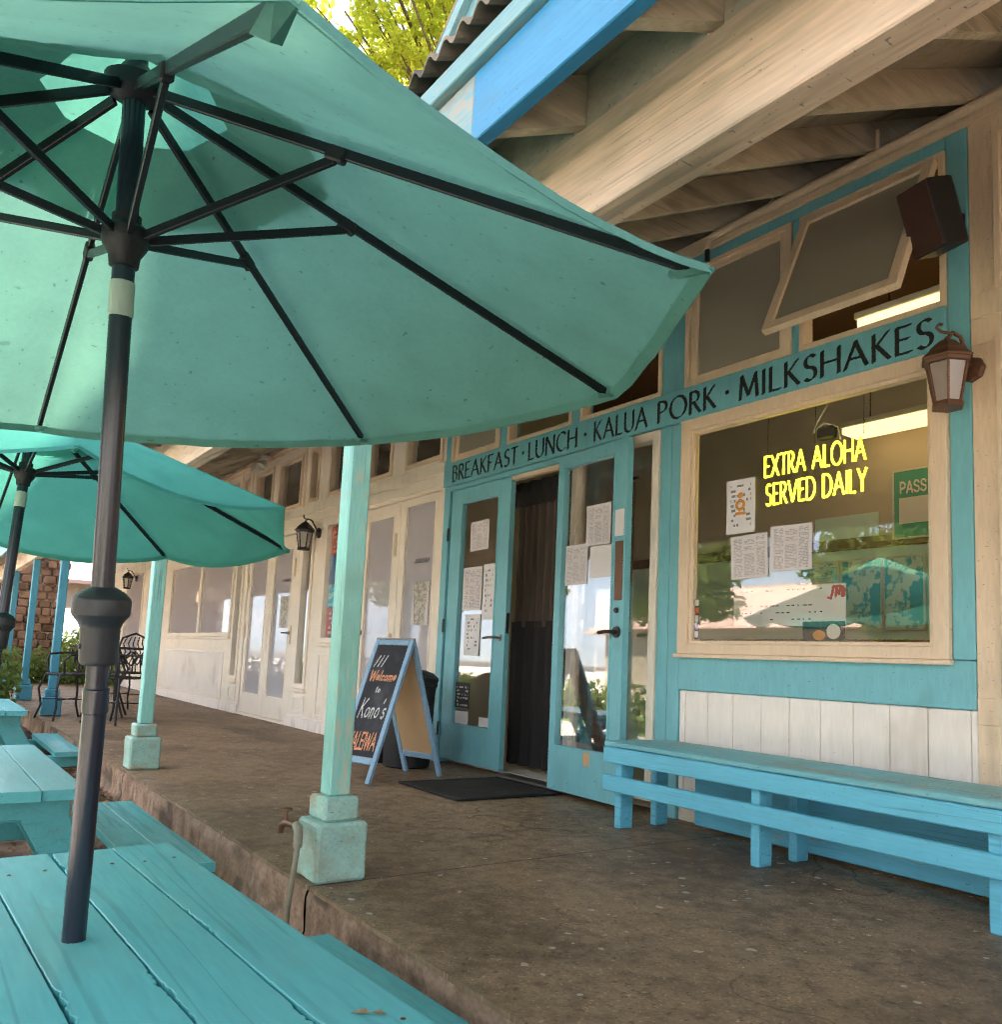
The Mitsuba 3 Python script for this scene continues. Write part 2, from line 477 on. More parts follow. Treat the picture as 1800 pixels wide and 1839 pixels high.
# porch slab: top sheet with a slightly broken front edge, its face and two construction joints
ex = np.linspace(-20, 4, 900)
ey = SLAB_Y + .014 * (meshkit.fbm(np.stack([ex * 5, ex * 0, ex * 0], -1), 4, seed=2) - .5)
ring = [(4, 6.0), (-20, 6.0)] + list(zip(ex, ey))
top = extr(Polygon(ring), .014)
top.apply_translation([0, 0, -.014])
tag('porch_floor', 'stained brown concrete porch floor with pale flecks', 'floor', kind='structure')
add('slab', top, 'concrete', 'porch_floor')
face = []
for a, b in ((-20, -14.2), (-14.19, -8.5), (-8.49, -5.6), (-5.59, -2.705), (-2.69, 4)):
    n = max(8, int((b - a) * 30))
    gx = np.linspace(a, b, n)
    gz = np.array([-.45, -.30, -.2, -.15, -.11, -.07, -.04, -.02, -.010])
    X, Z = np.meshgrid(gx, gz)
    nse = meshkit.fbm(np.stack([X * 7, Z * 7, X * 0], -1), 4, seed=5) - .5
    Y = SLAB_Y + .004 + .030 * nse + np.where(Z > -.03, .006, 0) - .02 * (Z < -.16)
    V = np.stack([X, Y, Z], -1).reshape(-1, 3)
    nx = len(gx)
    i, j = np.meshgrid(np.arange(nx - 1), np.arange(len(gz) - 1))
    q = (j * nx + i).ravel()
    face.append(TM(V, np.vstack([np.stack([q, q + 1, q + nx + 1], 1), np.stack([q, q + nx + 1, q + nx], 1)])))
for m in face:
    add('edge_face', m, 'slab_edge', 'porch_floor', smooth=True)

# leaf litter on the soil strip
V, F = [], []
for i in range(2600):
    x, y = rng.uniform(-9, .2), rng.uniform(-3.6, SLAB_Y - .02)
    if rng.random() < .55:
        y = SLAB_Y - .02 - abs(rng.normal(0, .10))
    z = float(ground_z(A([x]), A([y]))[0]) + .012
    a, s = rng.uniform(0, 6.28), rng.uniform(.012, .034)
    u = A([math.cos(a), math.sin(a), rng.normal(0, .35)]) * s
    w = A([-math.sin(a), math.cos(a), rng.normal(0, .35)]) * s * .5
    o = len(V)
    c = A([x, y, z])
    V += [c - u, c - w + [0, 0, .004], c + u, c + w + [0, 0, .004]]
    F += [[o, o + 1, o + 2], [o, o + 2, o + 3]]
pcol('litter', lambda p, n, uv: mix((.09, .05, .03), (.30, .18, .10), cell_rand(dr.floor(p.x * 30), dr.floor(p.y * 30), 2)), .8)
tag(add('leaf_litter', TM(V, F), 'litter'), 'dry brown leaves lying on the soil along the porch edge', 'leaves', kind='stuff')

# ------------------------------------------------------------------ the long building
BLD = thing('plantation_building', 'long low cream shop building with teal cafe front and deep raftered porch roof', 'building')
WX0, WX1 = -19.0, 3.2
ROOF_S, RB0 = .49, 2.09          # rafter slope, rafter underside height at y = -2.09


def raft(y):
    return RB0 + ROOF_S * (y + 2.09)


# openings in the cream wall: (x0, z0, x1, z1)
doors = [(-6.97, .03, -5.585, 2.095), (-10.14, .03, -8.56, 2.06)]
lows = [(-7.80, .87, -7.04, 2.10), (-8.40, .40, -8.08, 2.0), (-10.56, .40, -10.26, 2.0), (-13.78, .93, -10.64, 2.02), (-17.2, .55, -15.75, 2.12), (-15.3, .40, -14.9, 2.0), (-18.6, .4, -18.2, 2.0)]
cler = [(-6.20, -5.585), (-6.95, -6.45), (-7.82, -7.05), (-8.33, -8.08), (-9.27, -8.55), (-10.07, -9.45), (-10.50, -10.33), (-12.10, -10.75), (-13.65, -12.25), (-15.3, -14.9), (-17.1, -15.8)]
holes = doors + lows + [(a, 2.345, b, 2.935) for a, b in cler]
add('wall', wall_with_holes(WX0, -5.537, 0, 3.13, holes, 0.0, .10), 'cream_shop', BLD)
add('wall', cat([cbox(-1.549, WX1, 0, .1, 0, 3.13, .002), cbox(WX0, WX0 + .1, .1, 5.9, 0, 3.4), cbox(WX1 - .1, WX1, .1, 5.9, 0, 3.4), cbox(WX0, WX1, 5.9, 6, -.4, 3.4)]), 'cream', BLD)
# trim on the plain wall to the right
for a, b, c, d in ((-1.452, -1.425, 2.30, 2.96), (-1.455, -1.428, .70, 2.105)):
    add('panel_moulding', cat([cbox(a, b, -.018, .002, c, d), cbox(b, 1.2, -.0175, .002, d - .026, d), cbox(b, 1.2, -.0175, .002, c, c + .026)]), 'cream', BLD)
for zc in (2.245, 2.135, .66):
    add('wall_board', cbox(-1.547, WX1, -.006, .002, zc - .05, zc + .05, .004), 'cream', BLD)
# skirting and belt boards on the left wall
add('skirting', cbox(WX0, -10.16, -.014, .002, .0, .115, .004), 'cream_siding', BLD)  # whiter than the wall, skylight near the floor put into the colour
add('skirting', cbox(-8.545, -6.985, -.014, .002, .0, .115, .004), 'cream_siding', BLD)
add('belt_board', cbox(WX0, -5.54, -.012, .002, 2.125, 2.215, .004), 'cream_shop', BLD)
add('belt_board', cbox(WX0, -5.54, -.016, .002, 2.222, 2.315, .004), 'cream_shop', BLD)
add('crown_board', cbox(WX0, WX1, -.02, -.001, 3.02, 3.10, .003), 'cream', BLD)
for x in (-5.61, -7.0, -8.47, -10.2, -10.6, -13.85, -14.75, -15.55, -17.35):
    add('wall_batten', cbox(x - .022, x + .022, -.010, .002, 2.318, 3.018, .003), 'cream', BLD)

# clerestory lights
for a, b in cler:
    w = add('clerestory_window', frame(a + .002, b - .002, 2.347, 2.933, .038, -.016, .05), 'cream', BLD)
    add('pane', cbox(a + .042, b - .042, .028, .032, 2.388, 2.892, .0005), 'pane_glass', w)
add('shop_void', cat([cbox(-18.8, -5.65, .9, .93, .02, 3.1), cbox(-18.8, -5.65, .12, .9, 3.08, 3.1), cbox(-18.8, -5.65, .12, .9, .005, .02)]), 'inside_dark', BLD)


def leaf_door(x0, x1, z0, z1, gx0, gx1, gz0, gz1, mat, y=.012, name='door', backing=True, label=None):
    d = fresh(BLD + '__' + name)
    p = sbox(x0, z0, x1, z1).difference(sbox(gx0, gz0, gx1, gz1))
    scene[d] = mikit.ply(xz(extr(p, .04), y + .04), mat)
    if label:
        labels[d] = {'label': label}
    add('bead', frame(gx0 - .012, gx1 + .012, gz0 - .012, gz1 + .012, .014, y - .005, y + .002, c=.001), mat, d)
    add('pane', cbox(gx0, gx1, y + .017, y + .021, gz0, gz1, .0004), 'milky_glass' if backing else 'pane_glass', d)
    if backing:
        add('paper_blind', cbox(gx0 - .01, gx1 + .01, y + .05, y + .053, gz0 - .01, gz1 + .01, .0004), 'paper_back', d)
    return d


d1 = leaf_door(-6.262, -5.592, .035, 2.088, -6.165, -5.685, .28, 2.03, 'cream_shop')
d2 = leaf_door(-6.962, -6.268, .035, 2.088, -6.87, -6.385, .28, 1.98, 'cream_shop')
d3 = leaf_door(-9.335, -8.566, .035, 2.052, -9.235, -8.70, .27, 1.90, 'cream_shop')
d4 = leaf_door(-10.132, -9.341, .035, 2.052, -10.02, -9.48, .27, 1.90, 'cream_shop')
for d, x in ((d1, -6.02), (d3, -9.02)):
    m, uv = quad((x, -.0, 1.03), (x + .27, 0, 1.03), (x + .27, 0, 1.38), (x, 0, 1.38))
    m.apply_translation([0, .026, 0])
    add('cup_decal', m, 'cup_decal', d, uv=uv)
    add('shop_lettering', xz(cat([extr(LineString([(x + .02 + .04 * i, 1.54), (x + .04 + .04 * i, 1.575), (x + .05 + .04 * i, 1.54)]).buffer(.0035), .001) for i in range(6)]), .027), 'ink', d)
for d, x, zs in ((d2, -6.325, (1.72, .86)), (d3, -8.60, (1.68, .95)), (d4, -10.1, (1.6, 1.0))):
    for z in zs:
        add('hinge', cbox(x - .012, x + .012, -.004, .013, z - .10, z + .10, .002), 'inside_tan', d)
for d, x in ((d2, -6.90), (d3, -8.63)):
    add('handle', cat([lathe([(.022, 0), (.022, .008)], 14, (x, .011, .97), (0, -1, 0)), tube([(x, .0, .97), (x, -.045, .97), (x - .05, -.05, .97), (x - .10, -.048, .97)], .008, 8)]), 'lantern_black', d)


def low_window(a, c, b, d, mat='cream_shop', back=None, mull=()):
    w = add('window', frame(a + .002, b - .002, c + .002, d - .002, .05, -.018, .05), mat, BLD)
    for x in mull:
        add('mullion', cbox(x - .05, x + .05, -.012, .05, c + .055, d - .055, .002), mat, w)
    cuts = [a + .055] + [v for x in mull for v in (x - .052, x + .052)] + [b - .055]
    for i in range(0, len(cuts), 2):
        add('pane', cbox(cuts[i], cuts[i + 1], .020, .024, c + .055, d - .055, .0004), 'milky_glass' if back else 'pane_glass', w)
    add('sill', cbox(a - .02, b + .02, -.035, -.001, c - .035, c - .001, .003), mat, w)
    if back:
        add('paper_blind', cbox(a + .05, b - .05, .055, .058, c + .05, d - .05, .0004), back, w)
    return w


low_window(*lows[0])
low_window(*lows[1])
low_window(*lows[2])
low_window(*lows[3], back='paper_back', mull=(-12.13,))
low_window(*lows[4], back='paper_back')
low_window(*lows[5])
low_window(*lows[6])
# recessed panels under the windows
for a, b, c, d in ((-7.80, -7.04, .14, .78), (-13.90, -10.84, .14, .74), (-8.40, -8.08, .15, .33), (-10.56, -10.26, .15, .33), (-17.2, -15.75, .14, .48)):
    add('panel_moulding', frame(a, b, c, d, .03, -.012, .001), 'cream_siding', BLD)  # lower panels and bead boards whiter, low skylight put into their colour
x = -13.86
while x < -10.95:
    add('bead_board', cbox(x, x + .087, -.010, .001, .172, .708, .006), 'cream_siding', BLD)
    x += .1
m, uv = quad((-7.72, 0, .93), (-7.30, 0, .93), (-7.30, 0, 2.03), (-7.72, 0, 2.03))

# red poster and other signs in the left window
rp = thing('window_poster', 'red and blue paper poster inside the cream window behind the porch post', 'poster')
for z0, z1, mt in ((1.74, 2.03, 'red_poster'), (1.45, 1.735, 'blue_print'), (1.225, 1.445, 'sea_poster'), (.94, 1.22, 'red_poster')):
    m, uv = quad((-7.73, .030, z0), (-7.25, .030, z0), (-7.25, .030, z1), (-7.73, .030, z1))
    add('sheet', m, mt, rp, uv=uv)

# ---- the teal cafe front
X0, X1 = -5.535, -1.551
add('pilaster', cbox(X0, -5.455, -.004, .1, 0, 2.099, .003), 'teal', BLD)
add('pilaster', cat([cbox(-3.217, -3.137, -.006, .1, 0, 2.099, .004), cbox(-3.134, -3.052, -.006, .1, 0, 2.099, .004)]), 'teal', BLD)
add('pilaster', cbox(-1.635, X1, -.006, .1, .851, 3.02, .003), 'teal', BLD)
for a, b in ((X0, -5.452), (-4.80, -4.71), (-4.0, -3.92), (-3.217, -3.052), (-2.372, -2.332)):
    add('mullion', cbox(a, b, -.006, .1, 2.287, 2.962, .003), 'teal', BLD)
add('head_board', cbox(X0, -1.637, -.008, .1, 2.965, 3.019, .003), 'teal', BLD)
add('apron_board', cbox(-3.05, X1, -.008, .1, .662, .848, .004), 'teal', BLD)
add('door_head', cbox(-5.453, -3.97, -.003, .1, 2.062, 2.098, .003), 'teal', BLD)
add('door_head', cbox(-4.66, -4.0, .012, .06, 2.03, 2.060, .003), 'cream', BLD)
add('wall_base', cbox(-3.05, X1, .012, .1, 0, .062, .002), 'inside_tan', BLD)
add('wall_core', cbox(-3.05, X1, .026, .1, .064, .66, .002), 'cream_siding', BLD)
x = -3.05
for i, w in enumerate((.04, .150, .158, .165, .155, .160, .158, .163, .158, .165, .03)):
    add('siding_board', cbox(x + .0015, x + w - .0015, .004, .025, .064, .660, .004), 'cream_siding', BLD)
    x += w
# shop window
win = add('shop_window', frame(-3.048, -1.639, .850, 2.098, .064, -.028, .03, wb=.05), 'cream', BLD, label='big shop window in a cream frame')
add('inner_bead', frame(-2.984, -1.703, .900, 2.034, .018, -.014, .03), 'cream', win)
add('sill', cbox(-3.06, -1.63, -.045, -.009, .829, .849, .003), 'cream', win)
add('pane', cbox(-2.966, -1.721, .004, .010, .918, 2.016, .0004), 'pane_glass', win)
# transoms above the sign: (x0, x1, opening angle or None)
for a, b, th in ((-5.45, -4.802, None), (-4.708, -4.002, 38), (-3.918, -3.219, 44), (-3.050, -2.374, None), (-2.330, -1.637, 25)):
    w = add('transom_window', frame(a + .001, b - .001, 2.288, 2.961, .026, -.014, .06), 'cream', BLD)
    SL = .655 if th is None else .705
    s = cat([frame(a + .03, b - .03, 0, SL, .045, -.018, .018)])
    g = cbox(a + .075, b - .075, -.003, .003, .045, SL - .045, .0005)
    if th is None:
        for m in (s, g):
            m.apply_translation([0, .02, 2.298])
    else:
        c, sn = math.cos(math.radians(th)), math.sin(math.radians(th))
        for m in (s, g):
            v = A(m.vertices)
            d = v[:, 2] - SL
            m.vertices = np.stack([v[:, 0], -.02 + v[:, 1] * c + d * sn, 2.925 + d * c - v[:, 1] * sn], 1)
    sh = add('sash', s, 'cream', w)
    add('frosted_pane' if th != 38 else 'tinted_pane', g, 'frosted', w)

# doors: the fixed left leaf, the right leaf swung flat over the side light
ld = leaf_door(-5.440, -4.662, .035, 2.058, -5.285, -4.805, .30, 1.945, 'teal', backing=False, label='closed teal glazed door leaf with notices taped to its glass')
for z in (1.72, 1.02, .25):
    add('hinge', cat([tube([(-5.447, -.008, z - .05), (-5.447, -.008, z + .05)], .008, 8)]), 'lantern_black', ld)
add('latch_plate', cbox(-4.663, -4.658, .020, .045, .96, 1.10, .001), 'lantern_black', ld)
add('lever', cat([lathe([(.026, 0), (.024, .01)], 16, (-4.72, .011, .93), (0, -1, 0)), tube([(-4.72, 0, .93), (-4.72, -.04, .93), (-4.77, -.052, .93), (-4.83, -.050, .925)], .009, 8)]), 'steel', ld)
sl = low_window(-3.968, .10, -3.219, 2.095, back=None)
labels[sl] = {'label': 'narrow cream framed side light behind the open door'}


def door_space(m):          # door leaf local: x from hinge outwards, y thickness, z
    a = math.radians(-3.4)
    return rot_z(m, a, (-3.972, -.098, 0))


rd = fresh(BLD + '__door')
p = sbox(0, .03, .655, 2.045).difference(sbox(.062, .29, .545, 1.965))
scene[rd] = mikit.ply(door_space(xz(extr(p, .042), .021)), 'teal')
labels[rd] = {'label': 'teal glazed door leaf swung open flat against the wall'}
add('bead', door_space(frame(.05, .557, .278, 1.977, .014, -.026, -.019, c=.001)), 'teal', rd)
add('pane', door_space(cbox(.064, .543, -.003, .001, .292, 1.963, .0004)), 'pane_glass', rd)
add('push_plate', door_space(cbox(.573, .640, -.0235, -.0205, 1.13, 1.46, .001)), 'lantern_copper', rd)
add('notice', door_space(cbox(.562, .640, -.0225, -.0205, 1.49, 1.64, .0005)), 'paper_back', rd)
add('deadbolt', door_space(lathe([(.016, 0), (.014, .014)], 12, (.60, -.020, 1.075), (0, -1, 0))), 'lantern_black', rd)
add('lever', door_space(cat([lathe([(.032, 0), (.030, .012)], 18, (.605, -.020, .955), (0, -1, 0)), tube([(.605, -.03, .955), (.605, -.06, .955), (.56, -.070, .955), (.50, -.068, .950)], .010, 8),
                             tube([(.605, .02, .955), (.605, .06, .955), (.56, .07, .955), (.50, .068, .95)], .010, 8)])), 'lantern_black', rd)
for z in (1.86, 1.1, .3):
    add('hinge', door_space(tube([(-.006, .024, z - .05), (-.006, .024, z + .05)], .009, 8)), 'lantern_black', rd)

# ---- porch structure and roof
add('porch_beam', cbox(-20, WX1, -2.098, -2.012, 1.83, 2.008, .004), 'cream_beam', BLD)
add('beam_cap', cbox(-20, -1.715, -2.080, -2.022, 2.016, 2.084, .003), 'cream_beam', BLD)
add('beam_cap', cbox(-1.710, WX1, -2.080, -2.022, 2.016, 2.084, .003), 'cream_beam', BLD)
rx = [-1.083 - .431 * i for i in range(-9, 44)]
for x in rx:
    y0, y1 = -2.315, .8
    bot = [(y0, raft(y0)), (y1, raft(y1))]
    p = Polygon([bot[0], bot[1], (y1, raft(y1) + .135), (y0, raft(y0) + .135)])
    m = extr(p, .04)
    v = A(m.vertices)
    add('rafter', TM(np.stack([x - .02 + v[:, 2], v[:, 0], v[:, 1]], 1), m.faces), 'rafter_paint', BLD)
for a, b in zip(rx[:-1], rx[1:]):
    add('blocking', cbox(b + .022, a - .022, -2.070, -2.045, 2.09, raft(-2.05) + .132, .001), 'blocking_paint', BLD)


def sloped(x0, x1, y0, y1, dz, t):
    p = [(y0, raft(y0) + dz), (y1, raft(y1) + dz), (y1, raft(y1) + dz + t), (y0, raft(y0) + dz + t)]
    m = extr(Polygon(p), x1 - x0)
    v = A(m.vertices)
    return TM(np.stack([x0 + v[:, 2], v[:, 0], v[:, 1]], 1), m.faces)


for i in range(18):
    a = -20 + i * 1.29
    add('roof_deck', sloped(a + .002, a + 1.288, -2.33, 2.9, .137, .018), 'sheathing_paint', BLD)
add('gable_wall', cat([sloped(WX0 - .02, WX0 + .08, .1, 2.9, -1.3, 1.4), sloped(WX1 - .08, WX1 + .02, .1, 2.9, -1.3, 1.4)]), 'cream', BLD)
fb = add('fascia', cbox(-20, -1.575, -2.352, -2.316, 1.972, 2.150, .003), 'trim_pale_teal', BLD, label='pale weathered length of fascia board')
fb = add('fascia', cbox(-1.573, WX1, -2.353, -2.316, 1.972, 2.150, .003), 'fascia_blue', BLD, label='bright blue length of fascia board')
add('eave_trim', cbox(-20, WX1, -2.374, -2.316, 2.156, 2.212, .003), 'trim_pale_teal', BLD)
# corrugated sheets, butted with an overlap
per, amp = .076, .016
for i in range(12):
    x0 = -20 + i * 1.95
    xsr = np.arange(x0, x0 + 1.97, per / 8)
    ysr = np.array([-2.395 + .006 * (i % 3), -1.0, .8, 2.93])
    X, Y = np.meshgrid(xsr, ysr)
    Zb = 2.235 + ROOF_S * (Y + 2.395) + amp * np.sin(X * 2 * math.pi / per) + .004 * (i % 2) + .012
    lo = np.stack([X, Y, Zb], -1).reshape(-1, 3)
    hi = lo + [0, 0, .010]
    nx, ny = len(xsr), 4
    ii, jj = np.meshgrid(np.arange(nx - 1), np.arange(ny - 1))
    q = (jj * nx + ii).ravel()
    up = np.vstack([np.stack([q, q + 1, q + nx + 1], 1), np.stack([q, q + nx + 1, q + nx], 1)])
    N = len(lo)
    e = np.arange(nx - 1)
    rim = np.vstack([np.stack([e, e + 1, e + 1 + N], 1), np.stack([e, e + 1 + N, e + N], 1)])
    add('roof_sheet', TM(np.vstack([lo, hi]), np.vstack([up + N, up[:, ::-1], rim])), 'roof_sheet', BLD)
add('back_roof', TM([(-20, 2.9, 4.83), (WX1, 2.9, 4.83), (WX1, 7, 3.0), (-20, 7, 3.0), (-20, 2.9, 4.85), (WX1, 2.9, 4.85), (WX1, 7, 3.02), (-20, 7, 3.02)],
                    [[0, 1, 2], [0, 2, 3], [4, 6, 5], [4, 7, 6], [3, 2, 6], [3, 6, 7]]), 'roof_sheet', BLD)
# gabled dormer standing on the roof above the cafe front
gx, gz, hw, gh = -2.00, 3.42, 1.16, .93
gab = [(gx - hw, gz - gh), (gx, gz), (gx + hw, gz - gh)]
add('dormer_wall', xz(extr(Polygon(gab), .05), -1.76), 'cream', BLD)
for s in (-1, 1):
    for k, (o, w, y) in enumerate(((.0, .05, -1.92), (.065, .085, -1.89))):
        a, b = A([gx + s * (hw + .12), 0, gz - gh - .10 - o]), A([gx, 0, gz - o])
        add('barge_board', bar((a[0], y, a[2]), (b[0], y, b[2]), .03, w, (0, 0, 1)), 'trim_pale_teal', BLD)
    a, b = (gx + s * (hw + .14), gz - gh - .07), (gx, gz + .05)
    ya, yb = -1.93, -2.395 + (b[1] - 2.26) / ROOF_S
    yf = max(-1.92, -2.395 + (a[1] - 2.26) / ROOF_S)
    P = [(a[0], ya, a[1]), (b[0], ya, b[1]), (b[0], yb, b[1]), (a[0], yf, a[1])]
    P += [(x_, y_, z_ + .02) for x_, y_, z_ in P]
    add('dormer_roof', TM(P, [[0, 1, 2], [0, 2, 3], [4, 6, 5], [4, 7, 6], [0, 5, 1], [0, 4, 5], [3, 2, 6], [3, 6, 7]]), 'roof_sheet', BLD)

# ---- room behind the cafe front
RY = 1.6                      # back wall of the room
room = add('room_wall', cat([cbox(-5.6, .6, RY, RY + .06, 1.66, 3.05), cbox(-5.66, -5.6, .12, RY + .06, 0, 3.05), cbox(.6, .66, .12, RY + .06, 0, 3.05)]), 'inside_tan', BLD)
add('room_floor', cbox(-5.6, .6, .10, RY, .004, .02, .001), 'room_floor_tile', BLD)
add('room_ceiling', cbox(-5.66, .66, .11, RY + .06, 3.04, 3.08), 'wood_brown', BLD)
flat('wainscot_green', (.66, .82, .75), .6)
add('wainscot', cbox(-5.6, .6, RY - .015, RY + .06, .02, 1.583, .003), 'wainscot_green', BLD)
add('wainscot_rail', cbox(-5.6, .6, RY - .038, RY - .016, 1.585, 1.655, .003), 'wood_brown', BLD)
add('counter', cbox(-3.9, .2, 1.12, RY - .02, .94, .985, .006), 'wood_brown', BLD)
add('counter_front', cbox(-3.88, .18, 1.16, 1.19, .02, .938, .006), 'cream', BLD)

# ------------------------------------------------------------------ lettering


def arc(cx, cy, rx, ry, a0, a1, n=12):
    t = np.radians(np.linspace(a0, a1, n))
    return [(cx + rx * math.cos(u), cy + ry * math.sin(u)) for u in t]


GL = {
    'A': (.86, [[(0, 0), (.43, 1)], [(.40, 1), (.84, 0)], [(.17, .36), (.69, .36)]]),
    'B': (.56, [[(.04, 0), (.04, 1)], [(.04, .98)] + arc(.22, .77, .24, .21, 90, -90) + [(.04, .56)], [(.04, .56)] + arc(.24, .28, .30, .28, 90, -90) + [(.04, .0)]]),
    'C': (.78, [arc(.46, .5, .44, .5, 48, 312, 20)]),
    'D': (.78, [[(.04, 0), (.04, 1)], [(.04, 1)] + arc(.25, .5, .5, .5, 90, -90, 18) + [(.04, 0)]]),
    'E': (.54, [[(.04, 0), (.04, 1)], [(.04, .98), (.50, .98)], [(.04, .52), (.44, .52)], [(.04, .02), (.52, .02)]]),
    'F': (.52, [[(.04, 0), (.04, 1)], [(.04, .98), (.50, .98)], [(.04, .52), (.42, .52)]]),
    'H': (.76, [[(.04, 0), (.04, 1)], [(.72, 0), (.72, 1)], [(.04, .52), (.72, .52)]]),
    'I': (.14, [[(.06, 0), (.06, 1)]]),
    'K': (.64, [[(.04, 0), (.04, 1)], [(.56, 1), (.08, .50)], [(.16, .56), (.62, 0)]]),
    'L': (.50, [[(.04, 1), (.04, 0)], [(.04, .02), (.48, .02)]]),
    'M': (.94, [[(.06, 0), (.14, 1)], [(.12, 1), (.47, .12)], [(.47, .12), (.82, 1)], [(.80, 1), (.90, 0)]]),
    'N': (.80, [[(.04, 0), (.04, 1)], [(.04, 1), (.74, .02)], [(.74, 0), (.74, 1)]]),
    'O': (.96, [arc(.48, .5, .46, .5, 0, 360, 28)]),
    'P': (.54, [[(.04, 0), (.04, 1)], [(.04, .98)] + arc(.24, .73, .27, .25, 90, -90) + [(.04, .48)]]),
    'R': (.60, [[(.04, 0), (.04, 1)], [(.04, .98)] + arc(.24, .74, .26, .24, 90, -90) + [(.04, .50)], [(.22, .50), (.60, 0)]]),
    'S': (.52, [arc(.27, .75, .22, .24, 40, 250, 12) + arc(.25, .26, .24, .26, 70, -140, 12)]),
    'T': (.62, [[(.0, .98), (.62, .98)], [(.31, 0), (.31, .98)]]),
    'U': (.74, [[(.04, 1), (.04, .35)] + arc(.37, .34, .33, .34, 180, 360, 12) + [(.70, 1)]]),
    'V': (.78, [[(0, 1), (.39, 0)], [(.39, 0), (.78, 1)]]),
    'W': (1.1, [[(0, 1), (.28, 0)], [(.28, 0), (.55, .9)], [(.55, .9), (.82, 0)], [(.82, 0), (1.1, 1)]]),
    'X': (.70, [[(0, 1), (.70, 0)], [(.70, 1), (0, 0)]]),
    'Y': (.70, [[(0, 1), (.35, .48)], [(.70, 1), (.35, .48), (.35, 0)]]),
    'e': (.5, [[(.04, .30), (.44, .34)] + arc(.25, .32, .2, .22, 10, 320, 14)]),
    'l': (.16, [[(.06, 1), (.06, .1), (.12, .04)]]),
    'c': (.46, [arc(.26, .28, .2, .24, 50, 310, 12)]),
    'o': (.54, [arc(.27, .28, .21, .24, 0, 360, 16)]),
    'm': (.74, [[(.05, 0), (.05, .5)], [(.05, .36)] + arc(.21, .38, .14, .14, 160, 0, 8) + [(.35, 0)], [(.35, .36)] + arc(.51, .38, .14, .14, 160, 0, 8) + [(.66, 0)]]),
    'n': (.46, [[(.05, 0), (.05, .5)], [(.05, .36)] + arc(.22, .36, .15, .16, 160, 0, 8) + [(.38, 0)]]),
    't': (.34, [[(.14, .85), (.14, .1), (.26, .03)], [(.0, .56), (.30, .56)]]),
    's': (.38, [arc(.2, .40, .14, .12, 40, 250, 8) + arc(.18, .15, .15, .13, 70, -150, 8)]),
    "'": (.14, [[(.08, 1), (.04, .78)]]),
    '.': (.2, [[(.08, .46), (.10, .5)]]),
    '/': (.3, [[(.0, 0), (.22, 1)]]),
    ' ': (.34, []),
}


def text_poly(s, pen, gap=.17):
    """(shape, width) of a line of lettering with capitals 1 high; pen(list of points) -> polygon"""
    x, out = 0, []
    for ch in s:
        w, strokes = GL[ch]
        for st in strokes:
            out.append(affinity.translate(pen(st), x, 0))
        x += w + gap
    return unary_union(out), x - gap


def nib_pen(a=24, w=.155, t=.022):
    c, s = math.cos(math.radians(a)) * w / 2, math.sin(math.radians(a)) * w / 2
    n = [(-c - s * t / w, -s + c * t / w), (c - s * t / w, s + c * t / w), (c + s * t / w, s - c * t / w), (-c + s * t / w, -s - c * t / w)]

    def pen(st):
        return unary_union([MultiPoint([(p[0] + q[0], p[1] + q[1]) for p in (a_, b_) for q in n]).convex_hull for a_, b_ in zip(st[:-1], st[1:])])
    return pen


def round_pen(r):
    return lambda st: LineString(st).buffer(r, quad_segs=4)


def line_mesh(s, x0, x1, z0, h, pen, depth, y, gap=.17):
    poly, w = text_poly(s, pen, gap)
    poly = affinity.affine_transform(poly, [(x1 - x0) / w, 0, 0, h, x0, z0])
    return xz(extr(poly.simplify(.0008), depth), y)


sign = tag(add('sign_board', cbox(X0, -1.637, -.020, -.001, 2.1005, 2.284, .003), 'teal'), 'long teal lettered board reading breakfast, lunch, kalua pork and milkshakes', 'sign')
pen = nib_pen()
for s, a, b in (('BREAKFAST', -5.40, -4.56), ('LUNCH', -4.43, -3.93), ('KALUA', -3.765, -3.315), ('PORK', -3.23, -2.82), ('MILKSHAKES', -2.67, -1.69)):
    n = len(s)
    tw = text_poly(s, pen, .2)[1]
    x = a
    for ch in s:
        w = GL[ch][0]
        k = (b - a) / tw
        add('letter', line_mesh(ch, x, x + w * k, 2.128, .122, pen, .0025, -.020), 'ink', sign)
        x += (w + .2) * k
for x in (-4.495, -3.85, -2.745):
    add('dot', xz(extr(MultiPoint([(x, 2.19)]).buffer(.012), .002), -.020), 'ink', sign)

# ------------------------------------------------------------------ porch posts
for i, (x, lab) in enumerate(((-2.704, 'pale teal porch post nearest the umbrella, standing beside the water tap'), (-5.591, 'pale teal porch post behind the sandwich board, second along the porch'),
                              (-9.80, 'porch post with blue shade in its colour, standing beside the iron cafe chairs'), (-12.35, 'slim porch post with blue shade in its colour, rising behind the leafy bush'), (-14.9, 'porch post with blue shade in its colour, farthest along the porch, at the picture edge'))):
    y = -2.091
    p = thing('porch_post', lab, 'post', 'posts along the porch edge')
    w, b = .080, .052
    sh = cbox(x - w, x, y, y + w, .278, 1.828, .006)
    add('shaft', sh, 'post_teal' if i < 2 else 'post_shade_blue', p)
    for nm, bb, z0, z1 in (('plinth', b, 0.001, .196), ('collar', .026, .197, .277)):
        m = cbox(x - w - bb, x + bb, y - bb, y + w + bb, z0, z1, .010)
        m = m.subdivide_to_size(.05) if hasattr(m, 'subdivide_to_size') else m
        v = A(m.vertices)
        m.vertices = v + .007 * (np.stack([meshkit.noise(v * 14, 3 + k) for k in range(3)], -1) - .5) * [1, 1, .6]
        add(nm, m, 'plinth_teal' if i < 2 else 'post_shade_blue', p, smooth=35)

